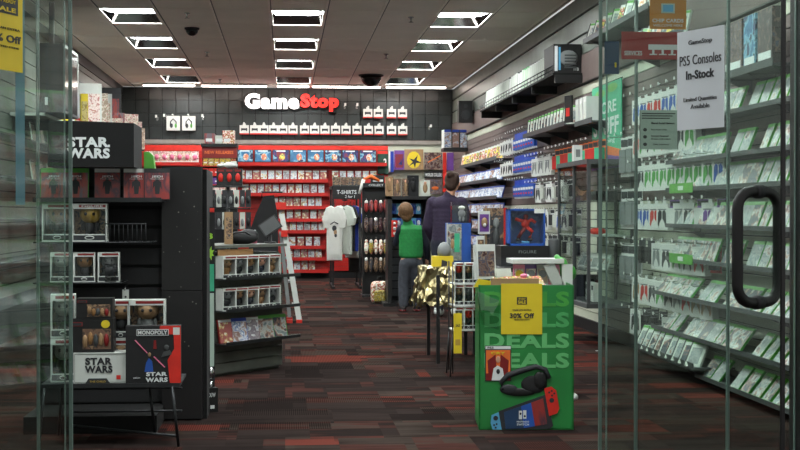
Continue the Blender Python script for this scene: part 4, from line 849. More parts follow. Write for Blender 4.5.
# board game
w, h = .27, .285
t = thing('board_game', 'square black and red board game box leaning on the folding stand', 'board game', (fx(125.5), Yf-.005, zt+.001), .04)
b = MB(); b.box(0, w, 0, .07, 0, h, 'soft_black'); b.obj('carton', t)
b = MB(); b.box(w*.62, w, -.002, 0, h*.85, h, 'bright_red'); b.poly([(w*.8, 0), (w, 0), (w, h), (w*.86, h), (w*.88, h*.6), (w*.76, h*.4)], 'bright_red', -.0018); b.box(w*.2, w*.78, -.003, 0, h*.83, h*.94, 'letter'); b.box(w*.21, w*.77, -.0035, 0, h*.84, h*.93, 'ink'); b.box(w*.86, w*.98, -.003, 0, h*.84, h*.97, 'plastic_white')
b.text('MONOPOLY', w*.49, h*.885, w*.53, h*.07, 'letter', -.004, .03); b.text('STAR', w*.56, h*.16, w*.38, h*.07, 'letter', -.004, .045); b.text('WARS', w*.56, h*.06, w*.4, h*.08, 'letter', -.004, .045); b.text('edition', w*.2, h*.1, w*.12, h*.03, 'letter', -.003); b.obj('lettering', t)
b = MB(); b.poly([(w*.16, h*.75), (w*.18, h*.76), (w*.4, h*.53), (w*.39, h*.52)], 'pink', -.003); b.poly([(w*.5, h*.46), (w*.52, h*.47), (w*.72, h*.28), (w*.7, h*.27)], 'pink', -.003)
b.poly([(w*.34, h*.2), (w*.5, h*.2), (w*.48, h*.38), (w*.42, h*.44), (w*.37, h*.36)], 'blue', -.0025); b.ball(w*.74, -.001, h*.62, w*.05, .002, h*.05, 'mid_grey', 8, 5); b.poly([(w*.64, h*.45), (w*.84, h*.5), (w*.8, h*.58), (w*.68, h*.54)], 'mid_grey', -.0025); b.ball(w*.43, -.001, h*.5, w*.03, .002, h*.04, 'tan', 8, 5); b.poly([(w*.5, h*.6), (w*.56, h*.6), (w*.55, h*.75), (w*.51, h*.75)], 'dark_red', -.0025); b.obj('artwork', t)
b = MB(); b.box(-.0015, 0, .015, .055, h*.07, h*.3, 'plastic_white'); b.box(-.0015, 0, .02, .05, h*.5, h*.85, 'mid_grey'); b.obj('spine_print', t)
# white lettered box
w, h = .262, .152
t = thing('white_toy_box', 'low wide white box with black lettering on the folding stand', 'toy box', (fx(72.5), Yf+.02, zt+.001), 0)
b = MB(); b.box(0, w, 0, .14, 0, h, 'plastic_white'); b.obj('carton', t)
b = MB(); b.text('STAR', w*.47, h*.72, w*.5, h*.24, 'ink', -.002, .045); b.text('WARS', w*.47, h*.46, w*.52, h*.24, 'ink', -.002, .045); b.poly([(w*.22, 0), (w*.68, 0), (w*.62, h*.16), (w*.28, h*.16)], 'ink', -.002); b.text('THE CHILD', w*.45, h*.06, w*.3, h*.06, 'gold', -.004, .02); b.box(w*.8, w*.88, -.002, 0, h*.12, h*.26, 'bright_red')
for (x0, x1, z0, z1) in ((.02, .98, .95, .965), (.02, .98, .03, .04), (.02, .025, .03, .96), (.975, .98, .03, .96)): b.box(w*x0, w*x1, -.0015, 0, h*z0, h*z1, 'ink')
b.obj('print', t)
# black window boxes stacked on it
def dkbox(name, lab, x0, x1, z, h, round_=False):
    w = x1-x0; t = thing(name, lab, 'toy box', (x0, Yf+.03, z), 0); b = MB(); b.box(0, w, 0, .1, 0, h, 'black'); b.box(w*.04, w*.3, -.002, 0, h*.78, h*.9, 'dark_red'); b.box(w*.06, w*.28, -.003, 0, h*.8, h*.88, 'ink')
    b.obj('carton', t); b = MB(); b.box(w*.3, w*.94, -.002, 0, h*.1, h*.7, 'art_brown')
    for q in range(5): b.ball(w*(.36+.12*q), -.004, h*.38+random.uniform(-.01, .01), w*.06, .008, h*.2, ['tan', 'wood', 'mid_grey', 'tan', 'dark_red'][q], 7, 5)
    b.obj('window', t)
    if round_: b = MB(); b.disc(w*.82, h*.84, w*.1, h*.12, 'yellow', -.003); b.obj('sticker', t)
    return t
z1 = zt+.153; dkbox('action_figure_box', 'black window box with a round yellow sticker on the white lettered box', fx(68), fx(112.5), z1, .168, True)
z2 = z1+.169; dkbox('action_figure_box', 'flat black window box topping the stack beside the board game', fx(75), fx(111.5), z2, .1)
tall = popbox('tan', 'dark_grey', .085, .2, .08); tall2 = popbox('tan', 'grey', .185, .2, .08)
xa = fx(120.5, Yf+.2)
for q, zz in enumerate((zt+.001, zt+.203)): dup(tall, (xa, Yf+.2, zz), 0, '%s narrow figure box behind the board game' % ['lower', 'upper'][q])
xa = fx(146.5, Yf+.2)
for q, zz in enumerate((zt+.001, zt+.203)): dup(tall2, (xa, Yf+.2, zz), 0, '%s wide figure box behind the board game' % ['lower', 'upper'][q])
for q, zz in enumerate((zt+.001, zt+.223)): dup(popE, (fx(60), Yf+.08, zz), .1, '%s figure box at the glass door end of the folding stand' % ['lower', 'upper'][q], sc=(1.05, 1, 1.35))
# narrow banner beside gondola
t = thing('banner_stand', 'tall narrow black banner board with a green splash beside the gondola', 'banner', (gx(204.5, 7.95), 7.95, 0), .35)
wB = (gx(214.5, 7.95)-gx(204.5, 7.95))/math.cos(.35); hB = gz(207, 7.95)
b = MB(); b.box(0, wB, 0, .02, .05, hB, 'soft_black'); b.obj('board', t)
b = MB(); b.box(wB*.1, wB*.95, -.002, 0, hB-.03, hB-.006, 'bright_red'); b.text('3', wB*.5, gz(236, 7.95), wB*.6, .035, 'lime', -.002, .03)
b.poly([(wB*.5+wB*(.45 if q % 2 else .26)*math.cos(q*PI/8), gz(253, 7.95)+(.045 if q % 2 else .022)*math.sin(q*PI/8)) for q in range(16)], 'lime', -.003); b.box(wB*.08, wB*.92, -.002, 0, gz(291, 7.95), gz(264, 7.95), 'teal'); b.box(wB*.08, wB*.92, -.002, 0, gz(366, 7.95), gz(293, 7.95), 'notice'); b.obj('print', t)
b = MB(); b.ball(wB*.5, -.02, gz(372, 7.95), .022, .02, .035, 'chrome'); b.tube([(wB*.5, -.02, gz(380, 7.95)), (wB*.5, -.02, gz(392, 7.95))], .012, 'chrome'); b.obj('metal_knob', t)
b = MB(); b.box(0, wB*1.05, -.05, .06, 0, .14, 'black'); b.text('X/W', wB*.5, .1, wB*.6, .025, 'letter', -.052, .03); b.box(wB*.3, wB*.7, -.052, -.05, .02, .04, 'letter'); b.obj('foot', t)

# ------------------------------------------------------------------ left wall: television and high shelf of toys
Xs = XL; t = thing('wall_shelf', 'long pale shelf high on the dark slatted wall', 'shelf', (XL, 18.9, 2.2), PI/2)
b = MB(); b.box(-4.6, 4.6, -.35, 0, -.03, 0, 'plastic_white'); b.obj('board', t); 
for x in (-4, -2, 0, 2, 4): b = MB(); b.box(x-.01, x+.01, -.3, 0, -.15, -.03, 'wire'); b.obj('bracket', t)
def lbox(px, w, h, d, k_, lab, rzz=0, z=2.201, k2=None, X=-2.6):
    p = PX(px, 120, X); b = MB(); b.box(-w/2, w/2, -d/2, d/2, 0, h, k_); b.box(-w*.42, w*.42, -d/2-.003, -d/2, h*.1, h*.8, k2 or 'art_pink'); return solo('toy_carton', b, lab, 'toy box', (X, p.y, z), rzz)
lbox(63, .16, .13, .12, 'orange', 'low orange box at the near end of the high pale shelf', .5, k2='yellow'); lbox(68, .14, .12, .12, 'lime', 'low green box next to the orange box on the high shelf', .5, k2='letter'); lbox(73, .14, .12, .12, 'red', 'low red box beside the low green box on the high shelf', .5)
lbox(79, .16, .12, .12, 'orange', 'low orange box behind the television on the high shelf', .4, k2='bright_red')
lbox(84, .09, .5, .1, 'yellow', 'tall slim yellow box beside the television', .3, k2='art_yellow')
tp_ = [(90, .3, .48, .16, 'plastic_white', 'tall white and red box next to the yellow one'), (95, .34, .42, .14, 'art_pink', 'pink printed box behind the tall white one'), (101, .3, .45, .14, 'plastic_white', 'white figure box in the middle of the high shelf'), (107, .4, .55, .16, 'dark_grey', 'large dark box with red art on the high shelf'), (113, .3, .35, .14, 'plastic_white', 'pale box beyond the large dark box'), (118, .3, .2, .14, 'lime', 'green box low beyond the pale box on the high shelf'), (123, .3, .2, .14, 'bright_red', 'bright red box on the far part of the high shelf'), (129, .5, .3, .1, 'dark_grey', 'slanted dark box near the far end of the high shelf')]
for px, w, h, d, k_, lab in tp_: o = lbox(px, w, h*(1.45 if px < 108 else 1.1), d, k_, lab, .2, k2='art_red' if k_ == 'dark_grey' else 'art_pink', X=-2.62)
lbox(112, .35, .42, .1, 'art_red', 'large red-printed box leaning above the pale boxes', .3, 2.201, X=-2.52)
for i, (px, h) in enumerate(((128, .5), (132, .42), (135, .34))): lbox(px, .3, h, .12, 'art_pink', 'pink board-backed pack at the far end of the high shelf, %s of three' % nth(i+1), .3, X=-2.45)
# tv
t = thing('television', 'dark deep-cased television hanging from a ceiling pole', 'television', (-2.435, 14.8, 2.2))
b = MB(); b.box(-.135, .10, -.5, .5, 0, .72, 'dark_grey'); b.obj('casing', t)
b = MB(); b.box(.135, .139, -.47, .47, .03, .69, 'screen'); b.obj('screen', t)
b = MB(); b.box(.10, .137, -.5, .5, 0, .72, 'black'); b.box(.137, .143, .47, .5, 0, .72, 'plastic_white'); b.box(.137, .143, -.5, -.47, 0, .72, 'mid_grey'); b.box(.137, .143, -.5, .5, .69, .72, 'plastic_white'); b.box(.137, .143, -.5, .5, 0, .03, 'mid_grey'); b.obj('bezel', t)
b = MB(); b.box(-.02, .03, -.42, -.37, .72, H-2.2, 'black'); b.obj('ceiling_pole', t)
b = MB(); b.box(-.05, -.02, -.503, -.5, .08, .16, 'letter'); b.obj('sticker', t)
# left wall low gondola merchandise (seen faintly through the glass)
t = thing('slat_display', 'low dark slatted display along the dark wall behind the glass', 'display unit'); b = MB(); b.box(XL, XL+.35, 9.5, 22.5, 0, .3, 'dark_grey'); b.obj('base', t)
for z in (.7, 1.1, 1.5, 1.9): b = MB(); b.box(XL, XL+.28, 9.5, 22.5, z-.015, z, 'dark_grey'); b.obj('shelf', t)
for j, z in enumerate((.701, 1.101, 1.501, 1.901)):
    for i in range(8 if j > 1 else 0): dup(P['blk'], (XL+.2, 14.6+.5*i, z), PI/2, 'small boxed game on the %s dark-wall shelf, %s from the storefront' % (['lowest', 'lower middle', 'upper middle', 'top'][j], nth(i+1)), 'games on the dark-wall shelves', rx=-.15)

# ------------------------------------------------------------------ clothes rack
Yc = 20.7; sC = Yc/F
def wx(px, Y=Yc): return PY(px, 212, Y).x
def wz(py, Y=Yc): return PY(285, py, Y).z
t = thing('clothes_rack', 'black metal clothes rack with hanging shirts by the red shelves', 'clothes rack')
xc0, xc1 = wx(333), wx(360)
for x, y in ((xc0, Yc), (xc1, Yc), (xc0, Yc+1), (xc1, Yc+1)): b = MB(); b.box(x-.015, x+.015, y-.015, y+.015, 0, wz(186), 'black'); b.obj('post', t)
b = MB(); b.box(xc0-.02, xc1+.02, Yc-.02, Yc+1.02, wz(188)-.01, wz(186), 'black'); b.obj('top_frame', t)
b = MB(); b.tube([(wx(346), Yc-.25, wz(200)), (wx(346), Yc+1.1, wz(200))], .012, 'black'); b.obj('hanging_bar', t)
for x in (xc0, xc1): b = MB(); b.box(x-.02, x+.02, Yc-.25, Yc+1.2, 0, .04, 'black'); b.obj('foot', t)
b = MB(); b.box(xc0, xc1, Yc-.03, Yc-.01, wz(199), wz(188), 'black'); b.text('T-SHIRTS', (xc0+xc1)/2, wz(192), .3, .06, 'letter', Yc-.032, .01); b.text('2 for 1', (xc0+xc1)/2+.05, wz(196.5), .15, .04, 'letter', Yc-.032); b.obj('rack_sign', t)
def shirt(k_, w=.4, h=.72, txt=False):
    t = bpy.data.objects.new('t_shirt', None); t['category'] = 'shirt'
    out = [(-.5, 0), (.5, 0), (.52, .35), (.5, .7), (.72, .62), (.82, .76), (.55, .98), (.22, 1.02), (0, .985), (-.22, 1.02), (-.55, .98), (-.82, .76), (-.72, .62), (-.5, .7), (-.52, .35)]
    n = len(out); b = MB(); vs = []
    for yy, sc in ((-.03, .93), (-.045, .6), (.045, .6), (.03, .93)): vs += [((x*sc)*w, yy, (z-.5)*(.97 if sc > .9 else .75)*h+.5*h) for x, z in out]
    ring = [(x*w, 0, z*h) for x, z in out]; vs += ring
    fs = [tuple(n+i for i in range(n)), tuple(2*n+i for i in range(n))[::-1]]
    for i in range(n):
        j = (i+1) % n; fs += [(i, j, n+j, n+i), (4*n+i, 4*n+j, j, i), (2*n+i, 2*n+j, 3*n+j, 3*n+i), (3*n+i, 3*n+j, 4*n+j, 4*n+i)]
    b.add(vs, fs, k_); b.obj('fabric', t, False)
    b = MB(); b.tube([(-.16, 0, h*.95), (0, 0, h*1.02), (.16, 0, h*.95)], .006, 'black'); b.tube([(0, 0, h*1.02), (0, 0, h*1.07), (.02, 0, h*1.1), (0, 0, h*1.12)], .004, 'black'); b.obj('hanger', t, False)
    if txt: b = MB(); b.tube([(-.06, -.047, h*.67), (0, -.047, h*.72), (.06, -.047, h*.68)], .008, 'ink', 5); b.ball(0, -.045, h*.6, .035, .006, .045, 'ink'); b.ball(.015, -.045, h*.53, .025, .006, .045, 'tan'); b.ball(.02, -.045, h*.47, .02, .006, .03, 'ink'); b.obj('print', t, False)
    return t
hb = wz(200)-.012
for i, (k_, dx, dy, nm, hh_) in enumerate((('shirt_white', -.2, -.24, 'white printed shirt facing the aisle at the front of the rack', .82), ('offwhite', -.05, -.06, 'cream shirt just behind the white printed one', .74), ('soft_black', .0, .08, 'charcoal shirt behind the cream one', .7), ('shirt_blue', .06, .2, 'deep blue shirt midway along the rack', .7), ('shirt_white', .11, .32, 'second white shirt behind the blue one', .8), ('black', .17, .44, 'long black shirt behind the second white one', 1.0), ('soft_black', .25, .56, 'faded black shirt near the rack end', 1.0), ('dark_grey', .33, .7, 'dark grey shirt at the far end of the rack', .9))):
    s_ = shirt(k_, .235 if i == 0 else .3, hh_, i == 0); dup(s_, (wx(347)+dx, Yc-.0+dy, hb-hh_*1.11), -.1 if i == 0 else -.75, nm, 'shirts on the rack')
for i in range(4): b = MB(); b.box(-.06, .06, 0, .12, 0, .14, 'art_brown'); b.box(-.06, .06, -.003, 0, 0, .02, 'mid_grey'); solo('small_figure_carton', b, 'small brown carton on top of the clothes rack, %s from the red upright' % nth(i+1), 'toy box', (xc0+.06+.125*i, Yc+.1, wz(186)+.001))
# pegboard spinner next to the rack
Ys = 18.6
def sx_(px): return PY(px, 212, Ys).x
def sz_(py): return PY(285, py, Ys).z
t = thing('plush_rack', 'black grid rack of hanging toys between the shirts and the tower', 'rack', (sx_(376), Ys, 0))
b = MB(); b.box(-.16, .16, .1, .14, 0, sz_(183), 'black'); b.obj('back_board', t)
for x in (-.17, .17): b = MB(); b.box(x-.015, x+.015, .05, .16, 0, sz_(182), 'black'); b.obj('post', t)
b = MB(); b.box(-.2, .2, -.15, .3, 0, .03, 'black'); b.obj('foot', t); b = MB(); b.box(-.18, .18, -.02, .16, sz_(187), sz_(183), 'black'); b.text('COLLECT', 0, sz_(185), .2, .03, 'letter', -.022); b.obj('header', t)
tiers = [(sz_(212), 'art_red', .16, 'red and brown plush', 'top'), (sz_(232), 'art_dark', .2, 'dark lanyard bundle', 'second'), (sz_(254), 'art_comic', .2, 'spotted yellow plush', 'third'), (sz_(272), 'art_brown', .2, 'brown plush', 'lowest')]
for j, (z, k_, h, nm, tn) in enumerate(tiers):
    for i in range(5):
        b = MB(); b.tube([(0, .1, h+.02), (0, -.04, h+.02)], .003, 'chrome', 4); b.ball(0, -.03, h*.45, .032, .03, h*.5, k_, 8, 6); b.ball(0, -.03, h*.85, .025, .025, .03, 'white' if (i+j) % 3 == 0 else k_, 8, 6)
        solo('plush_toy', b, '%s on the %s tier of the toy rack, %s from the shirts' % (nm, tn, nth(i+1)), 'plush toy', (sx_(376)-.135+.066*i, Ys, z))
# orange sleeve shirt + white one on it
b = MB(); b.tube([(-.1, 0, .12), (0, 0, .16), (.12, 0, .1)], [.02, .035, .02], 'orange'); b.tube([(-.1, .0, .12), (-.16, 0, -.08)], [.03, .02], 'shirt_white'); solo('draped_cloth', b, 'orange and white cloth draped over the toy rack top', 'cloth', (sx_(371), Ys+.02, sz_(190)+.03))
b = MB(); b.box(-.09, .09, 0, .15, 0, .11, 'black'); b.box(-.07, .07, -.003, 0, .02, .05, 'letter'); solo('dark_carton', b, 'black carton on top of the toy rack', 'box', (sx_(378), Ys+.02, sz_(183)+.001))
# yellow patterned backpack on floor
p = PZ(379.5, 303.5); t = thing('yellow_backpack', 'yellow patterned backpack hanging low by the black tower', 'bag', (p.x, p.y, 0)); hB_ = 23/F*p.y
YB_ = (t, hB_); b = MB(); b.tube([(-.03, 0, hB_), (-.02, 0, hB_+.05), (.02, 0, hB_+.05), (.03, 0, hB_)], .006, 'black'); b.obj('loop', t)
# ------------------------------------------------------------------ black tower the boy looks at
Yt = 16.7
def tx(px): return PY(px, 212, Yt).x
def tz(py): return PY(285, py, Yt).z
t = thing('merch_tower', 'tall black display tower the boy is facing', 'display tower', (0, 0, 0))
x0, x1, zT = tx(388), tx(431), tz(196)
b = MB(); b.box(x0, x1, Yt+.42, Yt+.45, 0, zT, 'matte_black')
for i in range(12): b.box(x0+.03, x1-.03, Yt+.40, Yt+.42, .1+.1*i, .185+.1*i, 'dark_grey')
b.obj('back_board', t)
for x in (x0, x1-.05): b = MB(); b.box(x, x+.05, Yt, Yt+.45, 0, zT, 'black'); b.obj('side_panel', t)
b = MB(); b.box(x0, x1, Yt, Yt+.45, zT-.04, zT, 'black'); b.obj('top', t); b = MB(); b.box(x0-.06, x1+.05, Yt-.06, Yt+.5, 0, .04, 'black'); b.obj('base', t)
for i in range(6):
    for j in range(2):
        b = MB(); b.tube([(0, .2, .14), (0, -.02, .14)], .003, 'chrome', 4); b.box(-.03, .03, 0, .01, 0, .13, 'light_blue' if (i+j) % 2 else 'blue'); b.ball(0, -.008, .07, .022, .012, .035, 'letter' if i % 2 else 'ps_blue', 7, 5)
        solo('blue_keyring', b, 'blue hanging toy inside the black tower, %s on the %s tier' % (nth(i+1), ['upper', 'lower'][j]), 'hanging toy', (x0+.09+.062*i, Yt+.2, tz(214)-.0-j*.18))
for i, (px, k_, w_, h_, lab) in enumerate(((388, 'tan', .09, .24, 'tan window box at the outer edge of the tower top'), (396, 'art_brown', .09, .22, 'brown figure box second along the tower top'), (404, 'art_brown', .08, .22, 'brown figure box third along the tower top'), (412, 'soft_black', .14, .26, 'dark caped figure box on the tower top'), (424, 'offwhite', .12, .2, 'pale box at the wall end of the tower top'))):
    b = MB(); b.box(-w_/2, w_/2, 0, .1, 0, h_, k_); b.ball(0, -.004, h_*.5, w_*.25, .012, h_*.3, 'tan' if i != 3 else 'black', 8, 6); b.ball(0, -.006, h_*.82, w_*.16, .012, h_*.1, 'skin' if i != 3 else 'black', 8, 6); solo('figure_carton', b, lab, 'toy box', (tx(px+2), Yt+.1, zT+.001))
b = MB(); b.box(-.035, .035, -.005, .005, 0, .2, 'bright_red'); 
for i in range(3): b.ball(0, -.008, .04+.06*i, .02, .01, .02, 'white', 7, 5)
REDP = b
# ------------------------------------------------------------------ people (one continuous remeshed surface per body / garment)
def limb(bm, p0, p1, r0, r1, fl=1.0):
    p0, p1 = Vector(p0), Vector(p1); d = p1-p0; L = d.length
    rot = d.to_track_quat('Z', 'Y').to_matrix().to_4x4()
    bmesh.ops.create_cone(bm, cap_ends=True, segments=16, radius1=r0, radius2=r1, depth=L, matrix=Matrix.Translation((p0+p1)/2) @ rot)
    for p, r in ((p0, r0), (p1, r1)): bmesh.ops.create_icosphere(bm, subdivisions=2, radius=r, matrix=Matrix.Translation(p))
def ell(bm, c, r, rot=(0, 0, 0)):
    bmesh.ops.create_icosphere(bm, subdivisions=3, radius=1, matrix=Matrix.Translation(c) @ Euler(rot).to_matrix().to_4x4() @ Matrix.Diagonal((*r, 1)))
def blob(name, fn, mats, parent, vox=.012, smooth=4, assign=None):
    bm = bmesh.new(); fn(bm); me = bpy.data.meshes.new(name); bm.to_mesh(me); bm.free()
    o = bpy.data.objects.new('tmp', me); C.objects.link(o)
    m = o.modifiers.new('r', 'REMESH'); m.mode = 'VOXEL'; m.voxel_size = vox
    m = o.modifiers.new('s', 'SMOOTH'); m.factor = .6; m.iterations = smooth
    dg = bpy.context.evaluated_depsgraph_get(); dg.update(); ev = o.evaluated_get(dg); m2 = bpy.data.meshes.new_from_object(ev, depsgraph=dg)
    bpy.data.objects.remove(o); m2.name = name; m2.materials.clear()
    for k in mats: m2.materials.append(K[k])
    for p_ in m2.polygons:
        p_.use_smooth = True
        p_.material_index = assign(p_.center) if assign else 0
    o = bpy.data.objects.new(name, m2); C.objects.link(o); o.parent = parent; return o
def hand(bm, wrist, dirv, side, s=1.0, curl=.5, palm=Vector((0, 0, 0))):
    """palm with four unequal bent fingers and a thumb leaving the palm's side"""
    w = Vector(wrist); d = Vector(dirv).normalized(); sd = Vector(side).normalized(); nrm = d.cross(sd).normalized()
    c = w+d*.045*s
    ell(bm, c, (.034*s, .016*s, .045*s), (0, 0, 0)) if abs(d.z) > .7 else ell(bm, c, (.04*s, .04*s, .022*s))
    for i, (off, ln) in enumerate(((-.027, .068), (-.009, .078), (.009, .073), (.026, .056))):
        a = w+d*.08*s+sd*off*s; k1 = a+(d*(1-curl*.3)+nrm*curl*.5)*ln*.5*s; k2 = k1+(d*(1-curl)+nrm*curl*1.2)*ln*.45*s
        limb(bm, a-d*.02*s, k1, .0095*s, .0085*s); limb(bm, k1, k2, .0085*s, .007*s)
    a = w+d*.025*s-sd*.028*s; k1 = a+(d*.6-sd*.8).normalized()*.035*s; limb(bm, a, k1, .012*s, .01*s); limb(bm, k1, k1+(d*.9+nrm*.3)*.028*s, .01*s, .008*s)
def person(root, Ht, P):
    pass
tb, hb_ = YB_
def slab(bm, w, z0, z1, y, r):
    for a, c in (((-w, y, z0), (w, y, z0)), ((-w, y, z1), (w, y, z1)), ((-w, y, z0), (-w, y, z1)), ((w, y, z0), (w, y, z1)), ((0, y, z0), (0, y, z1)), ((-w*.5, y, z0), (-w*.5, y, z1)), ((w*.5, y, z0), (w*.5, y, z1))): limb(bm, a, c, r, r)
blob('body', lambda bm: slab(bm, .06, .06, hb_-.06, 0, .055), ['art_comic'], tb, .008, 3)
blob('pocket', lambda bm: slab(bm, .045, .05, hb_*.5, -.045, .03), ['art_yellow'], tb, .008, 3)
# --- boy, seen from behind: x right, y away
px_b = PZ(411, 311.5); boy = thing('person', 'child in a green vest and grey trousers standing at the black tower', 'person', (px_b.x, px_b.y, 0))
def boy_body(bm):
    ell(bm, (-.06, .01, 1.165), (.078, .092, .108), (0, -.12, 0)); ell(bm, (-.065, .07, 1.125), (.05, .05, .06))     # skull and face
    ell(bm, (-.07, .115, 1.14), (.012, .02, .018))   # nose
    for s in (-1, 1): ell(bm, (-.06+s*.08, .02, 1.145), (.012, .022, .028))
    limb(bm, (-.045, .0, 1.08), (-.02, -.0, .99), .04, .048)
    ell(bm, (0, 0, .93), (.13, .078, .09)); ell(bm, (0, 0, .8), (.115, .075, .14)); ell(bm, (0, 0, .64), (.11, .08, .1))
    for s, kx_, ky in ((-1, -.085, .0), (1, .07, .02)):
        limb(bm, (s*.055, 0, .6), (kx_, ky+.02, .33), .07, .048); limb(bm, (kx_, ky+.02, .33), (kx_*1.05, ky, .08), .048, .032); limb(bm, (kx_*1.05, ky, .05), (kx_*1.15, ky+.1, .035), .03, .028)
    limb(bm, (.13, 0, .96), (.185, .03, .76), .036, .03); limb(bm, (.185, .03, .76), (.20, .1, .60), .03, .02)
    limb(bm, (-.13, 0, .96), (-.165, .1, .8), .036, .03); limb(bm, (-.165, .1, .8), (-.13, .3, .9), .03, .02)
    hand(bm, (.20, .1, .60), (.05, .2, -1), (0, 1, 0), .72, .4); hand(bm, (-.13, .3, .9), (.1, 1, .15), (0, 0, 1), .72, .8)
blob('body', boy_body, ['skin'], boy, .009, 3)
def vest(bm):
    [ell(bm, (0, 0, .66+.033*q), (.142+.004*abs(math.sin(q*1.3)), .098, .055)) for q in range(10)]; ell(bm, (0, 0, .975), (.12, .085, .05)); limb(bm, (-.11, 0, .965), (.11, 0, .965), .05, .05); limb(bm, (-.03, 0, 1.0), (-.04, 0, 1.045), .062, .06)
o = blob('vest', vest, ['vest'], boy, .010, 4)
def sl(bm):
    limb(bm, (.125, 0, .965), (.19, .03, .76), .05, .043); limb(bm, (.19, .03, .76), (.205, .1, .62), .043, .032)
    limb(bm, (-.125, 0, .965), (-.17, .1, .8), .05, .043); limb(bm, (-.17, .1, .8), (-.13, .28, .895), .043, .032); ell(bm, (0, 0, .93), (.14, .08, .07)); ell(bm, (0, 0, .6), (.128, .088, .05))
    ell(bm, (0, 0, .75), (.12, .075, .2))
blob('shirt', sl, ['navy'], boy, .010, 4)
def pants(bm):
    ell(bm, (0, 0, .58), (.13, .095, .09))
    for s, kx_, ky in ((-1, -.085, .0), (1, .07, .02)): limb(bm, (s*.06, 0, .56), (kx_, ky+.02, .33), .082, .066); limb(bm, (kx_, ky+.02, .33), (kx_*1.05, ky, .085), .066, .057); 
blob('trousers', pants, ['trousers'], boy, .010, 4)
for kx_, ky in ((-.085*1.05, .0), (.07*1.05, .02)):
    def sh(bm, kx_=kx_, ky=ky): ell(bm, (kx_*1.05, ky+.045, .045), (.045, .105, .04)); ell(bm, (kx_, ky, .07), (.042, .05, .04)); ell(bm, (kx_*1.05, ky+.04, .015), (.047, .112, .014))
    blob('shoe', sh, ['shoe', 'dark_red'], boy, .007, 3, lambda c: 1 if c.z < .022 else 0)
def hr(bm): ell(bm, (-.062, -.014, 1.18), (.09, .1, .108), (0, -.12, 0)); ell(bm, (-.055, -.05, 1.115), (.066, .05, .065)); ell(bm, (-.06, .06, 1.235), (.07, .05, .04))
blob('hair', hr, ['hair_blond'], boy, .008, 2)
solo('red_toy_pack', REDP, 'red pack with pale dots held by the child', 'toy pack', (px_b.x-.165, px_b.y+.37, .87))
# --- woman in a purple sweater, facing the product wall
wp = PZ(447, 316.5); wo = thing('person', 'adult in a dark purple sweater with tied-up brown hair facing the wall', 'person', (wp.x, wp.y, 0), -.35)
WH = 1.615
def wbody(bm):
    ell(bm, (.06, .02, 1.5), (.072, .09, .108)); ell(bm, (.065, .07, 1.455), (.05, .05, .06)); ell(bm, (.065, .118, 1.48), (.012, .02, .02))
    for s in (-1, 1): ell(bm, (.06+s*.075, .02, 1.48), (.012, .022, .03))
    limb(bm, (.05, 0, 1.42), (.02, -.01, 1.3), .05, .058)
    ell(bm, (0, 0, 1.24), (.15, .09, .08)); ell(bm, (0, 0, 1.08), (.135, .09, .16)); ell(bm, (0, 0, .88), (.165, .115, .12))
    for s in (-1, 1): limb(bm, (s*.085, 0, .85), (s*.09, .02, .47), .095, .06); limb(bm, (s*.09, .02, .47), (s*.09, -.02, .09), .058, .038); limb(bm, (s*.09, -.02, .05), (s*.1, .12, .035), .038, .03)
    limb(bm, (-.16, 0, 1.25), (-.22, .02, 1.0), .045, .04); limb(bm, (-.22, .02, 1.0), (-.18, .14, .82), .04, .026)
    limb(bm, (.16, 0, 1.25), (.21, .06, 1.02), .045, .04); limb(bm, (.21, .06, 1.02), (.15, .24, 1.1), .04, .026)
    hand(bm, (-.18, .14, .82), (.1, .3, -1), (0, 1, 0), .95, .4); hand(bm, (.15, .24, 1.1), (-.2, 1, .1), (0, 0, 1), .95, .7)
blob('body', wbody, ['skin'], wo, .010, 3)
def sw(bm):
    ell(bm, (0, 0, 1.245), (.19, .125, .11)); [ell(bm, (0, 0, .86+.045*q), (.18-.012*math.sin(q/7*PI), .125, .07)) for q in range(8)]; limb(bm, (.01, 0, 1.28), (.025, 0, 1.355), .085, .066)
    limb(bm, (-.16, 0, 1.27), (-.225, .02, 1.0), .074, .062); limb(bm, (-.225, .02, 1.0), (-.185, .13, .84), .062, .044)
    limb(bm, (.16, 0, 1.27), (.215, .06, 1.02), .074, .062); limb(bm, (.215, .06, 1.02), (.16, .22, 1.09), .062, .044)
blob('sweater', sw, ['sweater'], wo, .011, 5)
def jn(bm):
    ell(bm, (0, 0, .84), (.175, .125, .11))
    for s in (-1, 1): limb(bm, (s*.088, 0, .82), (s*.092, .02, .47), .102, .072); limb(bm, (s*.092, .02, .47), (s*.092, -.02, .09), .07, .055)
blob('jeans', jn, ['jeans'], wo, .011, 4)
for s in (-1, 1):
    def sh(bm, s=s): ell(bm, (s*.1, .035, .05), (.052, .135, .048)); ell(bm, (s*.095, -.02, .08), (.05, .06, .05))
    blob('shoe', sh, ['plastic_white'], wo, .008, 3)
def wh(bm): ell(bm, (.06, -.008, 1.525), (.084, .095, .1)); ell(bm, (.055, -.05, 1.47), (.07, .05, .07)); ell(bm, (.055, -.085, 1.585), (.045, .04, .04)); ell(bm, (.06, .06, 1.58), (.065, .05, .04))
blob('hair', wh, ['hair_brown'], wo, .008, 2)

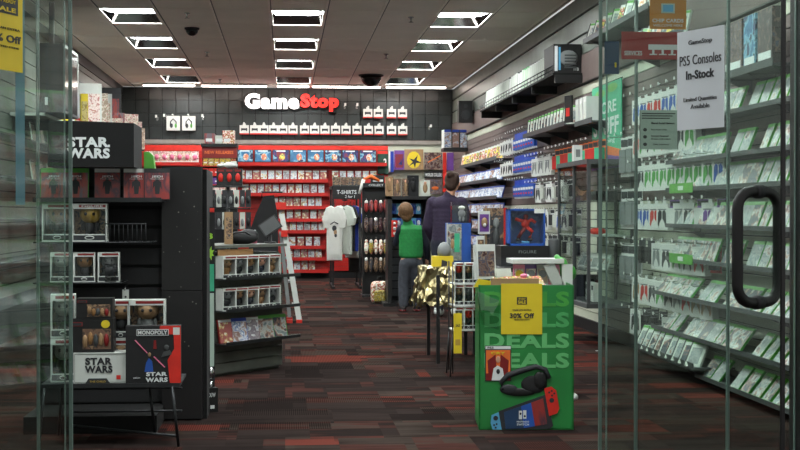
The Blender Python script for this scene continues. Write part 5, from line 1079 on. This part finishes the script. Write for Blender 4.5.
# ------------------------------------------------------------------ dump bin
Yb0 = 7.15; sB = Yb0/F
def dx(px, Y=Yb0): return PY(px, 212, Y).x
def dz(py, Y=Yb0): return PY(285, py, Y).z
xb0, xb1 = dx(479), dx(572.5); zb1 = dz(286); wb = xb1-xb0; hbn = zb1
t = thing('dump_bin', 'green cardboard sale bin with product pictures at the aisle front', 'display bin', (xb0, Yb0, 0), -.09)
b = MB(); dd = .4
b.box(0, wb, 0, .008, 0, hbn, 'sale_green'); b.box(0, wb, dd-.008, dd, 0, hbn, 'sale_green'); b.box(0, .008, 0, dd, 0, hbn, 'sale_green'); b.box(wb-.008, wb, 0, dd, 0, hbn, 'sale_green'); b.box(0, wb, 0, dd, 0, .01, 'sale_green'); b.box(.008, wb-.008, .008, dd-.008, hbn-.2, hbn-.19, 'tan'); b.obj('box_body', t)
pxm = wb/94.0
def U(px): return (px-479.5)*pxm
def V(py): return (432-py)*hbn/146.0
b = MB()
for py, al in ((342, 'pale_green'), (362, 'pale_green')): b.text('DEALS', U(527), V(py), 84*pxm, 15*pxm, al, -.0015, .04)
b.text('DEALS', U(527), V(321), 84*pxm, 15*pxm, 'mint', -.0015, .04); b.text('DEALS', U(527), V(300), 84*pxm, 15*pxm, 'green', -.0015, .04); b.obj('lettering', t)
b = MB(); b.box(U(485.5), U(511.5), -.003, 0, V(383), V(347), 'ink'); b.box(U(486), U(511), -.004, 0, V(350.5), V(347.5), 'letter'); b.text('PS5', U(491), V(349), 6*pxm, 2*pxm, 'ink', -.0045, .02)
b.box(U(486.5), U(510.5), -.004, 0, V(382), V(351.5), 'orange'); b.box(U(486.5), U(510.5), -.0045, 0, V(382), V(375), 'dark_red'); b.poly([(U(488), V(362)), (U(496), V(356)), (U(497), V(372)), (U(489), V(378))], 'dark_red', -.005); b.poly([(U(509), V(362)), (U(501), V(356)), (U(500), V(372)), (U(508), V(378))], 'dark_red', -.005)
b.poly([(U(492), V(382)), (U(494), V(370)), (U(498), V(367)), (U(503), V(370)), (U(505), V(382))], 'letter', -.006); b.ball(U(498.5), -.006, V(361), 2.4*pxm, .002, 3.4*pxm, 'skin', 8, 6); b.ball(U(498.5), -.007, V(373), 1.8*pxm, .002, 2.6*pxm, 'ink', 8, 6); b.text('CRY', U(498.5), V(354.5), 14*pxm, 2.6*pxm, 'yellow', -.0055, .03); b.obj('game_cover', t)
# headset print
b = MB(); b.tube([(U(503), -.005, V(391)), (U(501.5), -.005, V(384)), (U(508), -.005, V(377)), (U(522), -.005, V(372)), (U(536), -.005, V(368)), (U(545), -.005, V(371)), (U(549), -.005, V(380))], [.012, .014, .016, .016, .014, .014, .013], 'ink', 8)
b.ball(U(509), -.005, V(391), 9*pxm, .008, 5*pxm, 'ink'); b.ball(U(534), -.005, V(386), 13*pxm, .008, 9*pxm, 'soft_black'); b.ball(U(540), -.009, V(382), 7*pxm, .008, 9*pxm, 'black'); b.ball(U(520), -.005, V(394), 16*pxm, .006, 4*pxm, 'black'); b.obj('headset_print', t)
b = MB()
scr = [(U(501), V(412)), (U(547), V(397)), (U(552), V(424)), (U(505), V(431.5))]; b.poly([(U(499), V(413)), (U(546), V(396)), (U(553), V(428)), (U(549), V(431)), (U(502), V(431.5))][::-1], 'ink', -.008); 
b.poly([(U(504), V(414)), (U(521), V(408)), (U(524), V(430)), (U(506), V(431))][::-1], 'sticker_blue', -.0095); b.poly([(U(521), V(408)), (U(531), V(404.5)), (U(535), V(428)), (U(524), V(430))][::-1], 'blue', -.0095); b.poly([(U(531), V(404.5)), (U(543), V(400)), (U(547), V(426)), (U(535), V(428))][::-1], 'art_red', -.0095)
b.poly([(U(544), V(390)), (U(551), V(388)), (U(556), V(392)), (U(559), V(410)), (U(557), V(415)), (U(549), V(418))][::-1], 'bright_red', -.01); b.poly([(U(492), V(417)), (U(499), V(414)), (U(502), V(431.5)), (U(493), V(431.5)), (U(491), V(425))][::-1], 'light_blue', -.01)
b.disc(U(551.5), V(402), 2.4*pxm, 2.4*pxm, 'ink', -.012); b.disc(U(496), V(420), 2.4*pxm, 2.4*pxm, 'ink', -.012)
for (a, c) in ((549, 394), (551.5, 392.5), (551.8, 397), (554, 395), (494.5, 427), (497, 426), (496, 429.5)): b.disc(U(a), V(c), 1*pxm, 1*pxm, 'ink', -.012)
b.box(U(519), U(522.2), -.0115, -.009, V(421), V(412.5), 'letter'); b.box(U(523.2), U(526.4), -.0115, -.009, V(420.5), V(412), 'letter'); b.disc(U(520.6), V(415.5), 1*pxm, 1.2*pxm, 'ink', -.0125); b.disc(U(524.8), V(418), 1*pxm, 1.2*pxm, 'ink', -.0125)
b.text('NINTENDO', U(523), V(423.6), 12*pxm, 1.6*pxm, 'letter', -.010, .02); b.text('SWITCH', U(523), V(426.4), 12*pxm, 2*pxm, 'letter', -.010, .02); b.obj('console_print', t)
b = MB(); b.box(U(501.5), U(542), -.006, -.0005, V(335.5), V(284.5), 'yellow'); yl = b.obj('sale_sign', t)
b = MB(); b.box(U(517), U(527), -.0075, -.006, V(305.5), V(298), 'ink'); b.text('GET READY', U(522), V(299.8), 7*pxm, 1.6*pxm, 'yellow', -.0078, .02); b.text('SALE', U(522), V(303), 7.5*pxm, 3.4*pxm, 'yellow', -.0078, .04)
b.text('TAKE AN EXTRA', U(522), V(311), 19*pxm, 1.6*pxm, 'ink', -.007, .01); b.text('30% Off', U(522), V(316.8), 24*pxm, 5*pxm, 'ink', -.007, .04); b.text('SELECTED ITEMS', U(522), V(320.8), 15*pxm, 1.3*pxm, 'ink', -.007); b.obj('sale_lettering', yl)
b = MB(); b.add([(xx, yy, zz) for xx, yy, zz in [(U(475.5), .1, V(300)), (U(478), -.012, V(292)), (U(500), -.014, V(302)), (U(499), -.012, V(331)), (U(484), -.015, V(326)), (U(474), .05, V(324)), (U(470.5), .1, V(312)), (U(492), -.018, V(316))]], [(0, 1, 6), (1, 2, 7), (2, 3, 7), (3, 4, 7), (4, 5, 6), (1, 7, 4), (6, 1, 4)], 'clear_wrap'); b.obj('plastic_wrap', t)
# contents of the bin
def inbin(name, mbf, lab, cat, px, py, Y=7.35, rz=0, rx=0, sc=None):
    p = PY(px, py, Y); o = solo(name, mbf, lab, cat, p, rz, None, rx)
    if sc: o.scale = sc
    return o
def bxm(w, d, h, k_, k2=None, off=0):
    b = MB(); b.box(-w/2, w/2, 0, d, 0, h, k_)
    if k2: b.box(-w*.43, w*.43, -.003, 0, h*.08, h*.8, k2)
    return b
t = thing('white_tray', 'clear white plastic tray of packs standing in the sale bin', 'tray', PY(538, 286, 7.4))
w = .27; b = MB(); b.box(-w/2, w/2, 0, .2, 0, .005, 'plastic_white'); b.box(-w/2-.01, w/2+.01, -.01, .2, .125, .15, 'plastic_white'); b.obj('rim', t); b = MB(); b.box(-w/2, w/2, -.004, 0, 0, .125, 'clear'); b.box(w/2, w/2+.06, 0, .01, 0, .12, 'plastic_white'); b.obj('front_panel', t)
for i, (k_, nm) in enumerate((('pink', 'pink'), ('purple', 'violet'), ('offwhite', 'cream'), ('pink', 'rose'))):
    b = bxm(.062, .03, .11, k_, 'art_pink'); b.disc(0, .06, .022, .022, 'grey' if i != 0 else 'yellow', -.006); p = PY(538, 286, 7.4); solo('card_tin', b, '%s round-pictured pack standing inside the white tray' % nm, 'pack', (p.x-.1+.066*i, 7.43, p.z+.007))
for i, (px, py, w, k_, lab, rzz, rxx) in enumerate(((487, 279, .11, 'plastic_white', 'white console accessory box tilted at the bin corner', .25, -.1), (505, 286, .1, 'offwhite', 'cream carton leaning between the tray and the tilted box', .3, -.3))):
    b = bxm(w, .05, .19 if i == 0 else .1, k_, 'art_dark' if i == 0 else 'offwhite'); inbin('white_carton', b, lab, 'box', px, py, 7.3, rzz, rxx)
b = MB(); b.T = Matrix.Rotation(-1.2, 4, 'X'); b.box(-.15, .12, 0, .02, 0, .13, 'art_comic'); inbin('comic_book', b, 'busy coloured comic book lying on top of the bin goods', 'comic book', 524, 286, 7.2, .05)
b = MB(); b.box(-.13, .13, 0, .012, 0, .035, 'tan'); inbin('flat_carton', b, 'flat brown carton edge at the front rim of the bin', 'box', 515, 285, 7.19, -.06)
b = MB(); b.ball(0, 0, .012, .022, .015, .012, 'pink'); b.ball(.02, 0, .01, .01, .012, .01, 'white'); inbin('pink_trinket', b, 'small pink trinket lying on the comic book', 'toy', 524, 278, 7.25)
b = MB(); b.T = Matrix.Rotation(-.45, 4, 'Y'); b.box(-.03, .03, 0, .04, 0, .15, 'plastic_white'); inbin('white_carton', b, 'slim white carton leaning over the wall side of the bin', 'box', 560, 288, 7.4)
b = MB(); b.ball(.0, 0, .09, .04, .02, .05, 'green'); b.ball(.045, .01, .05, .045, .02, .05, 'green'); b.tube([(-.03, 0, .15), (.0, 0, .1), (.07, .01, .03)], [.012, .03, .02], 'green'); inbin('green_pouch', b, 'crumpled bright green pouch at the wall side of the bin', 'pouch', 561, 282, 7.45)
b = MB(); b.poly([(-.06, 0), (.06, 0), (.05, .03), (-.03, .045)], 'yellow', 0, .004); inbin('yellow_card', b, 'small yellow card poking out of the bin corner', 'card', 484, 287, 7.22, .2)
# ------------------------------------------------------------------ goods table behind the bin
t = thing('display_table', 'black display table behind the green sale bin', 'table', (1.72, 9.1, 0)); zT2 = .80
b = MB(); b.box(-.33, .18, -.35, .35, zT2-.03, zT2, 'black'); b.obj('table_top', t)
for x, y in ((-.30, -.32), (.15, -.32), (-.30, .32), (.15, .32)): b = MB(); b.box(x-.015, x+.015, y-.015, y+.015, 0, zT2-.03, 'black'); b.obj('leg', t)
def onT(px, Y): p = PY(px, 260, Y); return (p.x, Y, zT2+.001)
# big blue figure box on a black one
loc = onT(529, 9.0); zz = PY(529, 258.5, 9.0).z
b = MB(); b.box(-.19, .14, 0, .25, 0, zz-zT2-.002, 'dark_grey'); b.box(-.15, .1, -.003, 0, .01, .03, 'mid_grey'); b.box(-.19, .14, 0, .25, zz-zT2-.002, PY(529, 246, 9).z-zT2, 'black'); b.text('FIGURE', -.01, PY(529, 252, 9).z-zT2, .12, .02, 'grey', -.002); solo('base_carton', b, 'long black carton under the large blue figure box', 'box', loc)
t = thing('large_figure_box', 'large blue window box with a red jumping figure above the sale bin', 'toy figure box', (PY(527.5, 246, 9.0).x, 9.02, PY(529, 246, 9).z+.001))
w = .25; h = 37.5/F*9
b = MB(); b.box(-w/2, w/2, .12, .13, 0, h, 'blue'); b.box(-w/2, -w/2+.012, 0, .13, 0, h, 'blue'); b.box(w/2-.012, w/2, 0, .13, 0, h, 'blue'); b.box(-w/2, w/2, 0, .13, 0, .015, 'blue'); b.box(-w/2, w/2, 0, .13, h-.012, h, 'blue'); b.box(w*.2, w*.48, -.003, 0, h*.88, h, 'plastic_white')
b.box(-w/2+.012, w/2-.012, .117, .12, .015, h-.012, 'art_sky'); b.obj('carton', t)
b = MB(); b.tube([(-.07, .06, h*.72), (-.03, .06, h*.68), (.0, .06, h*.62), (.04, .06, h*.7), (.07, .06, h*.62)], .013, 'bright_red'); b.ball(.0, .06, h*.6, .03, .022, .035, 'bright_red'); b.ball(0, .05, h*.78, .018, .018, .02, 'dark_red'); b.tube([(0, .06, h*.5), (-.03, .05, h*.35), (-.05, .06, h*.2)], .014, 'dark_red'); b.tube([(.01, .06, h*.5), (.045, .05, h*.38), (.03, .06, h*.2)], .014, 'bright_red'); b.ball(-.05, .05, h*.16, .02, .025, .012, 'ink'); b.ball(.03, .05, h*.16, .02, .025, .012, 'ink'); b.lathe([(.03, .015), (.03, .03)], 'light_blue', (0, .06), 12); b.obj('figurine', t)
b = MB(); b.box(-w/2+.012, w/2-.012, 0, .001, .015, h-.012, 'clear'); b.obj('window', t)
p = PY(554.5, 258, 9.0); b = MB(); b.lathe([(.036, 0), (.038, .01), (.038, .12), (.03, .13)], 'mid_grey', n=16); solo('smart_speaker', b, 'grey cylindrical speaker beside the large blue figure box', 'speaker', (p.x, 9.03, p.z)); zsp = p.z
b = MB(); b.box(-.05, .06, 0, .1, 0, zsp-zT2-.003, 'dark_grey'); solo('base_carton', b, 'short dark carton under the grey cylindrical speaker', 'box', (p.x, 8.98, zT2+.001))
# wooden-looking cabinet figure box & purple box
Yw = 10.4; zf0 = .70
def stackbox(name, lab, cat, px0, px1, py0, py1, Y, k_, k2=None, z0=None, extra=None, d=.12):
    a = PY(px0, py1, Y); c = PY(px1, py0, Y); w = c.x-a.x; h = c.z-(z0 if z0 is not None else a.z); z = z0 if z0 is not None else a.z
    t = thing(name, lab, cat, ((a.x+c.x)/2, Y, z)); b = MB(); b.box(-w/2, w/2, 0, d, 0, h, k_)
    b.obj('carton', t)
    if k2: b = MB(); b.box(-w*.4, w*.4, -.004, 0, h*.1, h*.86, k2); b.obj('window', t)
    if extra: b = MB(); extra(b, w, h); b.obj('figurine', t)
    return t
# second table farther back
t = thing('display_table', 'second black table holding figure boxes behind the first', 'table', (1.62, 10.75, 0))
b = MB(); b.box(-.10, .52, -.42, .25, .75, .78, 'black'); b.obj('table_top', t)
for x, y in ((-.07, -.39), (.49, -.39), (-.07, .22), (.49, .22)): b = MB(); b.box(x-.015, x+.015, y-.015, y+.015, 0, .75, 'black'); b.obj('leg', t)
fg = lambda k1, k2: (lambda b, w, h: (b.ball(0, -.012, h*.72, w*.18, .014, h*.1, k1), b.ball(0, -.012, h*.45, w*.2, .014, h*.2, k2), b.ball(-w*.08, -.01, h*.2, w*.07, .012, h*.14, k2), b.ball(w*.08, -.01, h*.2, w*.07, .012, h*.14, k2)))
stackbox('collectible_box', 'brown cabinet-like figure box with a red edge beside the blue box', 'toy figure box', 485, 507, 208, 262, 10.4, 'art_brown', 'art_brown', .781, lambda b, w, h: (fg('grey', 'mid_grey')(b, w*.8, h), b.box(w*.34, w*.5, -.012, -.003, 0, h, 'red'), b.box(-w*.5, -w*.42, -.012, -.003, 0, h, 'tan')))
stackbox('collectible_box', 'white and purple portrait box above a dark figure box', 'toy figure box', 478.5, 490, 211, 234, 10.36, 'plastic_white', 'purple', None, lambda b, w, h: (b.ball(0, -.012, h*.5, w*.28, .014, h*.22, 'tan'), b.ball(0, -.018, h*.4, w*.16, .012, h*.1, 'white')), d=.03)
stackbox('collectible_box', 'dark figure box under the purple portrait box', 'toy figure box', 477, 484.5, 236, 262, 10.36, 'plastic_white', 'art_brown', .781, fg('tan', 'dark_red'), d=.04)
stackbox('collectible_box', 'blue and clear box with a green window beside the woman', 'toy figure box', 447, 471, 223, 268, 10.74, 'blue', None, zf0+.045, lambda b, w, h: (b.box(-w*.5, w*.1, -.01, -.002, h*.1, h*.98, 'art_green'), b.box(-w*.2, w*.02, -.014, -.01, h*.3, h*.75, 'teal'), b.ball(-w*.28, -.014, h*.5, w*.08, .01, h*.12, 'tan'), b.box(-w*.52, -w*.48, -.012, 0, 0, h, 'offwhite')))
zz = PY(450, 223, 10.74).z
t = stackbox('clear_case', 'clear plastic case with a pale figure on top of the blue box', 'display case', 452, 471, 202, 222.4, 10.75, 'clear', None, zz+.001, fg('offwhite', 'grey'), d=.1)
b = MB(); b.box(-.06, .06, .11, .115, .005, .14, 'mid_grey'); b.obj('backing', t)
# ------------------------------------------------------------------ gold foil table
t = thing('foil_table', 'small black-legged table under the gold foil cloth', 'table', (1.27, 10.72, 0)); zf = .70
b = MB(); b.box(-.16, .24, -.2, .26, zf-.02, zf, 'black'); b.obj('table_top', t)
for px, py in ((428.5, 355), (438, 363.5)): q = PZ(px, py); b = MB(); b.box(q.x-1.27-.013, q.x-1.27+.013, q.y-10.72-.013, q.y-10.72+.013, 0, zf-.02, 'black'); b.obj('leg', t)
for x, y in ((.2, .22),): b = MB(); b.box(x-.013, x+.013, y-.013, y+.013, 0, zf-.02, 'black'); b.obj('leg', t)
# foil: draped crumpled sheet
N_ = 44; b = MB(); vs = []; rnd = random.Random(3)
from mathutils import noise as mn
for i in range(N_+1):
    for j in range(N_+1):
        u = i/N_*2-1; v = j/N_*2-1; x = u*.34+.02; y = v*.36
        ex = max(0, abs(u)-.6)/.4; ey = max(0, abs(v)-.6)/.4; e = max(ex, ey)
        X_ = x if abs(u) < .6 else math.copysign(.6*.34+(.05+.02*mn.noise(Vector((v*4, 3, 1))))*ex, u)+.02
        Y_ = y if abs(v) < .6 else math.copysign(.6*.36+.05*ey, v)
        zd = -.30*e*(1+.35*mn.noise(Vector((u*2.5, v*2.5, 7))))
        nn = mn.noise_vector(Vector((u*5, v*5, zd*9)))*.04+mn.noise_vector(Vector((u*13, v*13, 2)))*.02
        vs.append((X_+nn.x, Y_+nn.y, .03+zd+abs(nn.z)*(.35 if e == 0 else 1)))
fs = [(i*(N_+1)+j, (i+1)*(N_+1)+j, (i+1)*(N_+1)+j+1, i*(N_+1)+j+1) for i in range(N_) for j in range(N_)]
b.add(vs, fs, 'foil'); o = solo('foil_cloth', b, 'crumpled shiny gold foil cloth draped over the small table', 'tablecloth', (1.27, 10.72, zf))
# yellow box on foil, grey dome
p = PY(443, 274, 10.62); t = thing('yellow_box', 'yellow box with a black gadget picture on the gold foil', 'box', (p.x, 10.62, p.z))
w = 21/F*10.62; h = 18/F*10.62; b = MB(); b.box(-w/2, w/2, 0, .1, 0, h, 'yellow'); b.obj('carton', t); b = MB(); b.poly([(-.015, h*.35), (.03, h*.2), (.035, h*.7), (-.01, h*.8)], 'ink', -.003); b.disc(.012, h*.5, .012, .016, 'dark_grey', -.005); b.box(-w*.42, -w*.3, -.003, 0, h*.2, h*.35, 'tan'); b.obj('print', t)
b = MB(); b.lathe([(.05, 0), (.055, .03), (.05, .07), (.03, .1), (.005, .11)], 'grey', n=16); solo('grey_dome', b, 'grey rounded plastic dome on top of the yellow box', 'toy', (p.x+.015, 10.67, p.z+h+.001))
# wire rack of figure boxes with yellow hanging sign
t = thing('wire_rack', 'white wire stand of stacked figure boxes before the gold foil', 'rack'); Yr = 9.6
def qx(px): return PY(px, 212, Yr).x
def qz(py): return PY(285, py, Yr).z
xa, xb = qx(451), qx(480)
for x, y in ((xa, Yr-.1), (xb, Yr-.1), (xa, Yr+.12), (xb, Yr+.12)): b = MB(); b.tube([(x, y, .02), (x, y, qz(262))], .005, 'wire'); b.tube([(x, y, .3), (x-.02, y-.02, 0)], .005, 'wire'); b.obj('leg', t)
for py in (283.5, 305.5, 330): b = MB(); z = qz(py); b.box(xa, xb, Yr-.1, Yr+.12, z-.008, z, 'plastic_white'); b.obj('shelf', t)
sm = [popbox('bright_red', 'ink', .1, .145, .08), popbox('tan', 'dark_grey', .1, .145, .08), popbox('grey', 'ink', .1, .145, .08)]
for j, py in enumerate((283.5, 305.5, 330)):
    for i, px in enumerate((457.5, 467, 475.5) if j < 2 else (457.5, 467, 475.5)):
        dup(sm[(i+j) % 3], (qx(px), Yr-.09, qz(py)+.001), -.1, 'figure box on the %s shelf of the white wire stand, %s from the foil' % (['top', 'middle', 'bottom'][j], nth(i+1)), 'figure boxes on the wire stand', sc=(.62, 1, 1 if j < 2 else 1.1))
b = MB(); w = 8/F*Yr; h = qz(313)-qz(353); b.box(-w/2, w/2, 0, .006, 0, h, 'yellow'); b.text('SALE', 0, h*.7, w*.5, .02, 'ink', -.002, .02); b.box(-w*.3, w*.3, -.002, 0, h*.2, h*.35, 'gold'); solo('yellow_sign', b, 'narrow yellow sale sign hanging from the white wire stand', 'sign', (qx(455.5), Yr-.13, qz(353)))
# spinner with round white base behind the bin
t = thing('rotating_rack', 'rotating rack on a round white base behind the sale bin', 'rack', (1.63, 8.35, 0))
b = MB(); b.lathe([(.2, 0), (.2, .015), (.19, .025)], 'plastic_white', n=28); b.obj('base', t); b = MB(); b.tube([(0, 0, .02), (0, 0, .7)], .02, 'chrome'); b.obj('pole', t)
for z in (.06, .29, .52): b = MB(); b.lathe([(.15, z), (.15, z+.008)], 'wire', n=18); b.obj('tier', t)
for j, z in enumerate((.069, .299, .529)):
    for i in range(6):
        a = i*PI/3+.2; b = bxm(.1, .012, .17, 'soft_black' if j < 2 else 'plastic_white', 'art_yellow' if j < 2 else 'art_blue'); solo('game_case', b, 'dark case on the %s tier of the rotating rack, %s around' % (['bottom', 'middle', 'upper'][j], nth(i+1)), 'game case', (1.63+.125*math.sin(a), 8.35-.125*math.cos(a), z), a, 'cases on the rotating rack')
b = MB(); b.lathe([(.012, 0), (.012, .004)], 'letter', n=8); solo('paper_scrap', b, 'tiny white scrap lying on the carpet behind the glass', 'litter', PZ(597, 351))

# ------------------------------------------------------------------ world, colour
w = bpy.data.worlds.new('world'); bpy.context.scene.world = w; w.use_nodes = True
bg = w.node_tree.nodes['Background']; bg.inputs[0].default_value = (.86, .86, .84, 1); bg.inputs[1].default_value = .5
vs_ = bpy.context.scene.view_settings; vs_.view_transform = 'Standard'; vs_.look = 'None'; vs_.exposure = .5; vs_.gamma = 1; vs_.use_curve_mapping = False
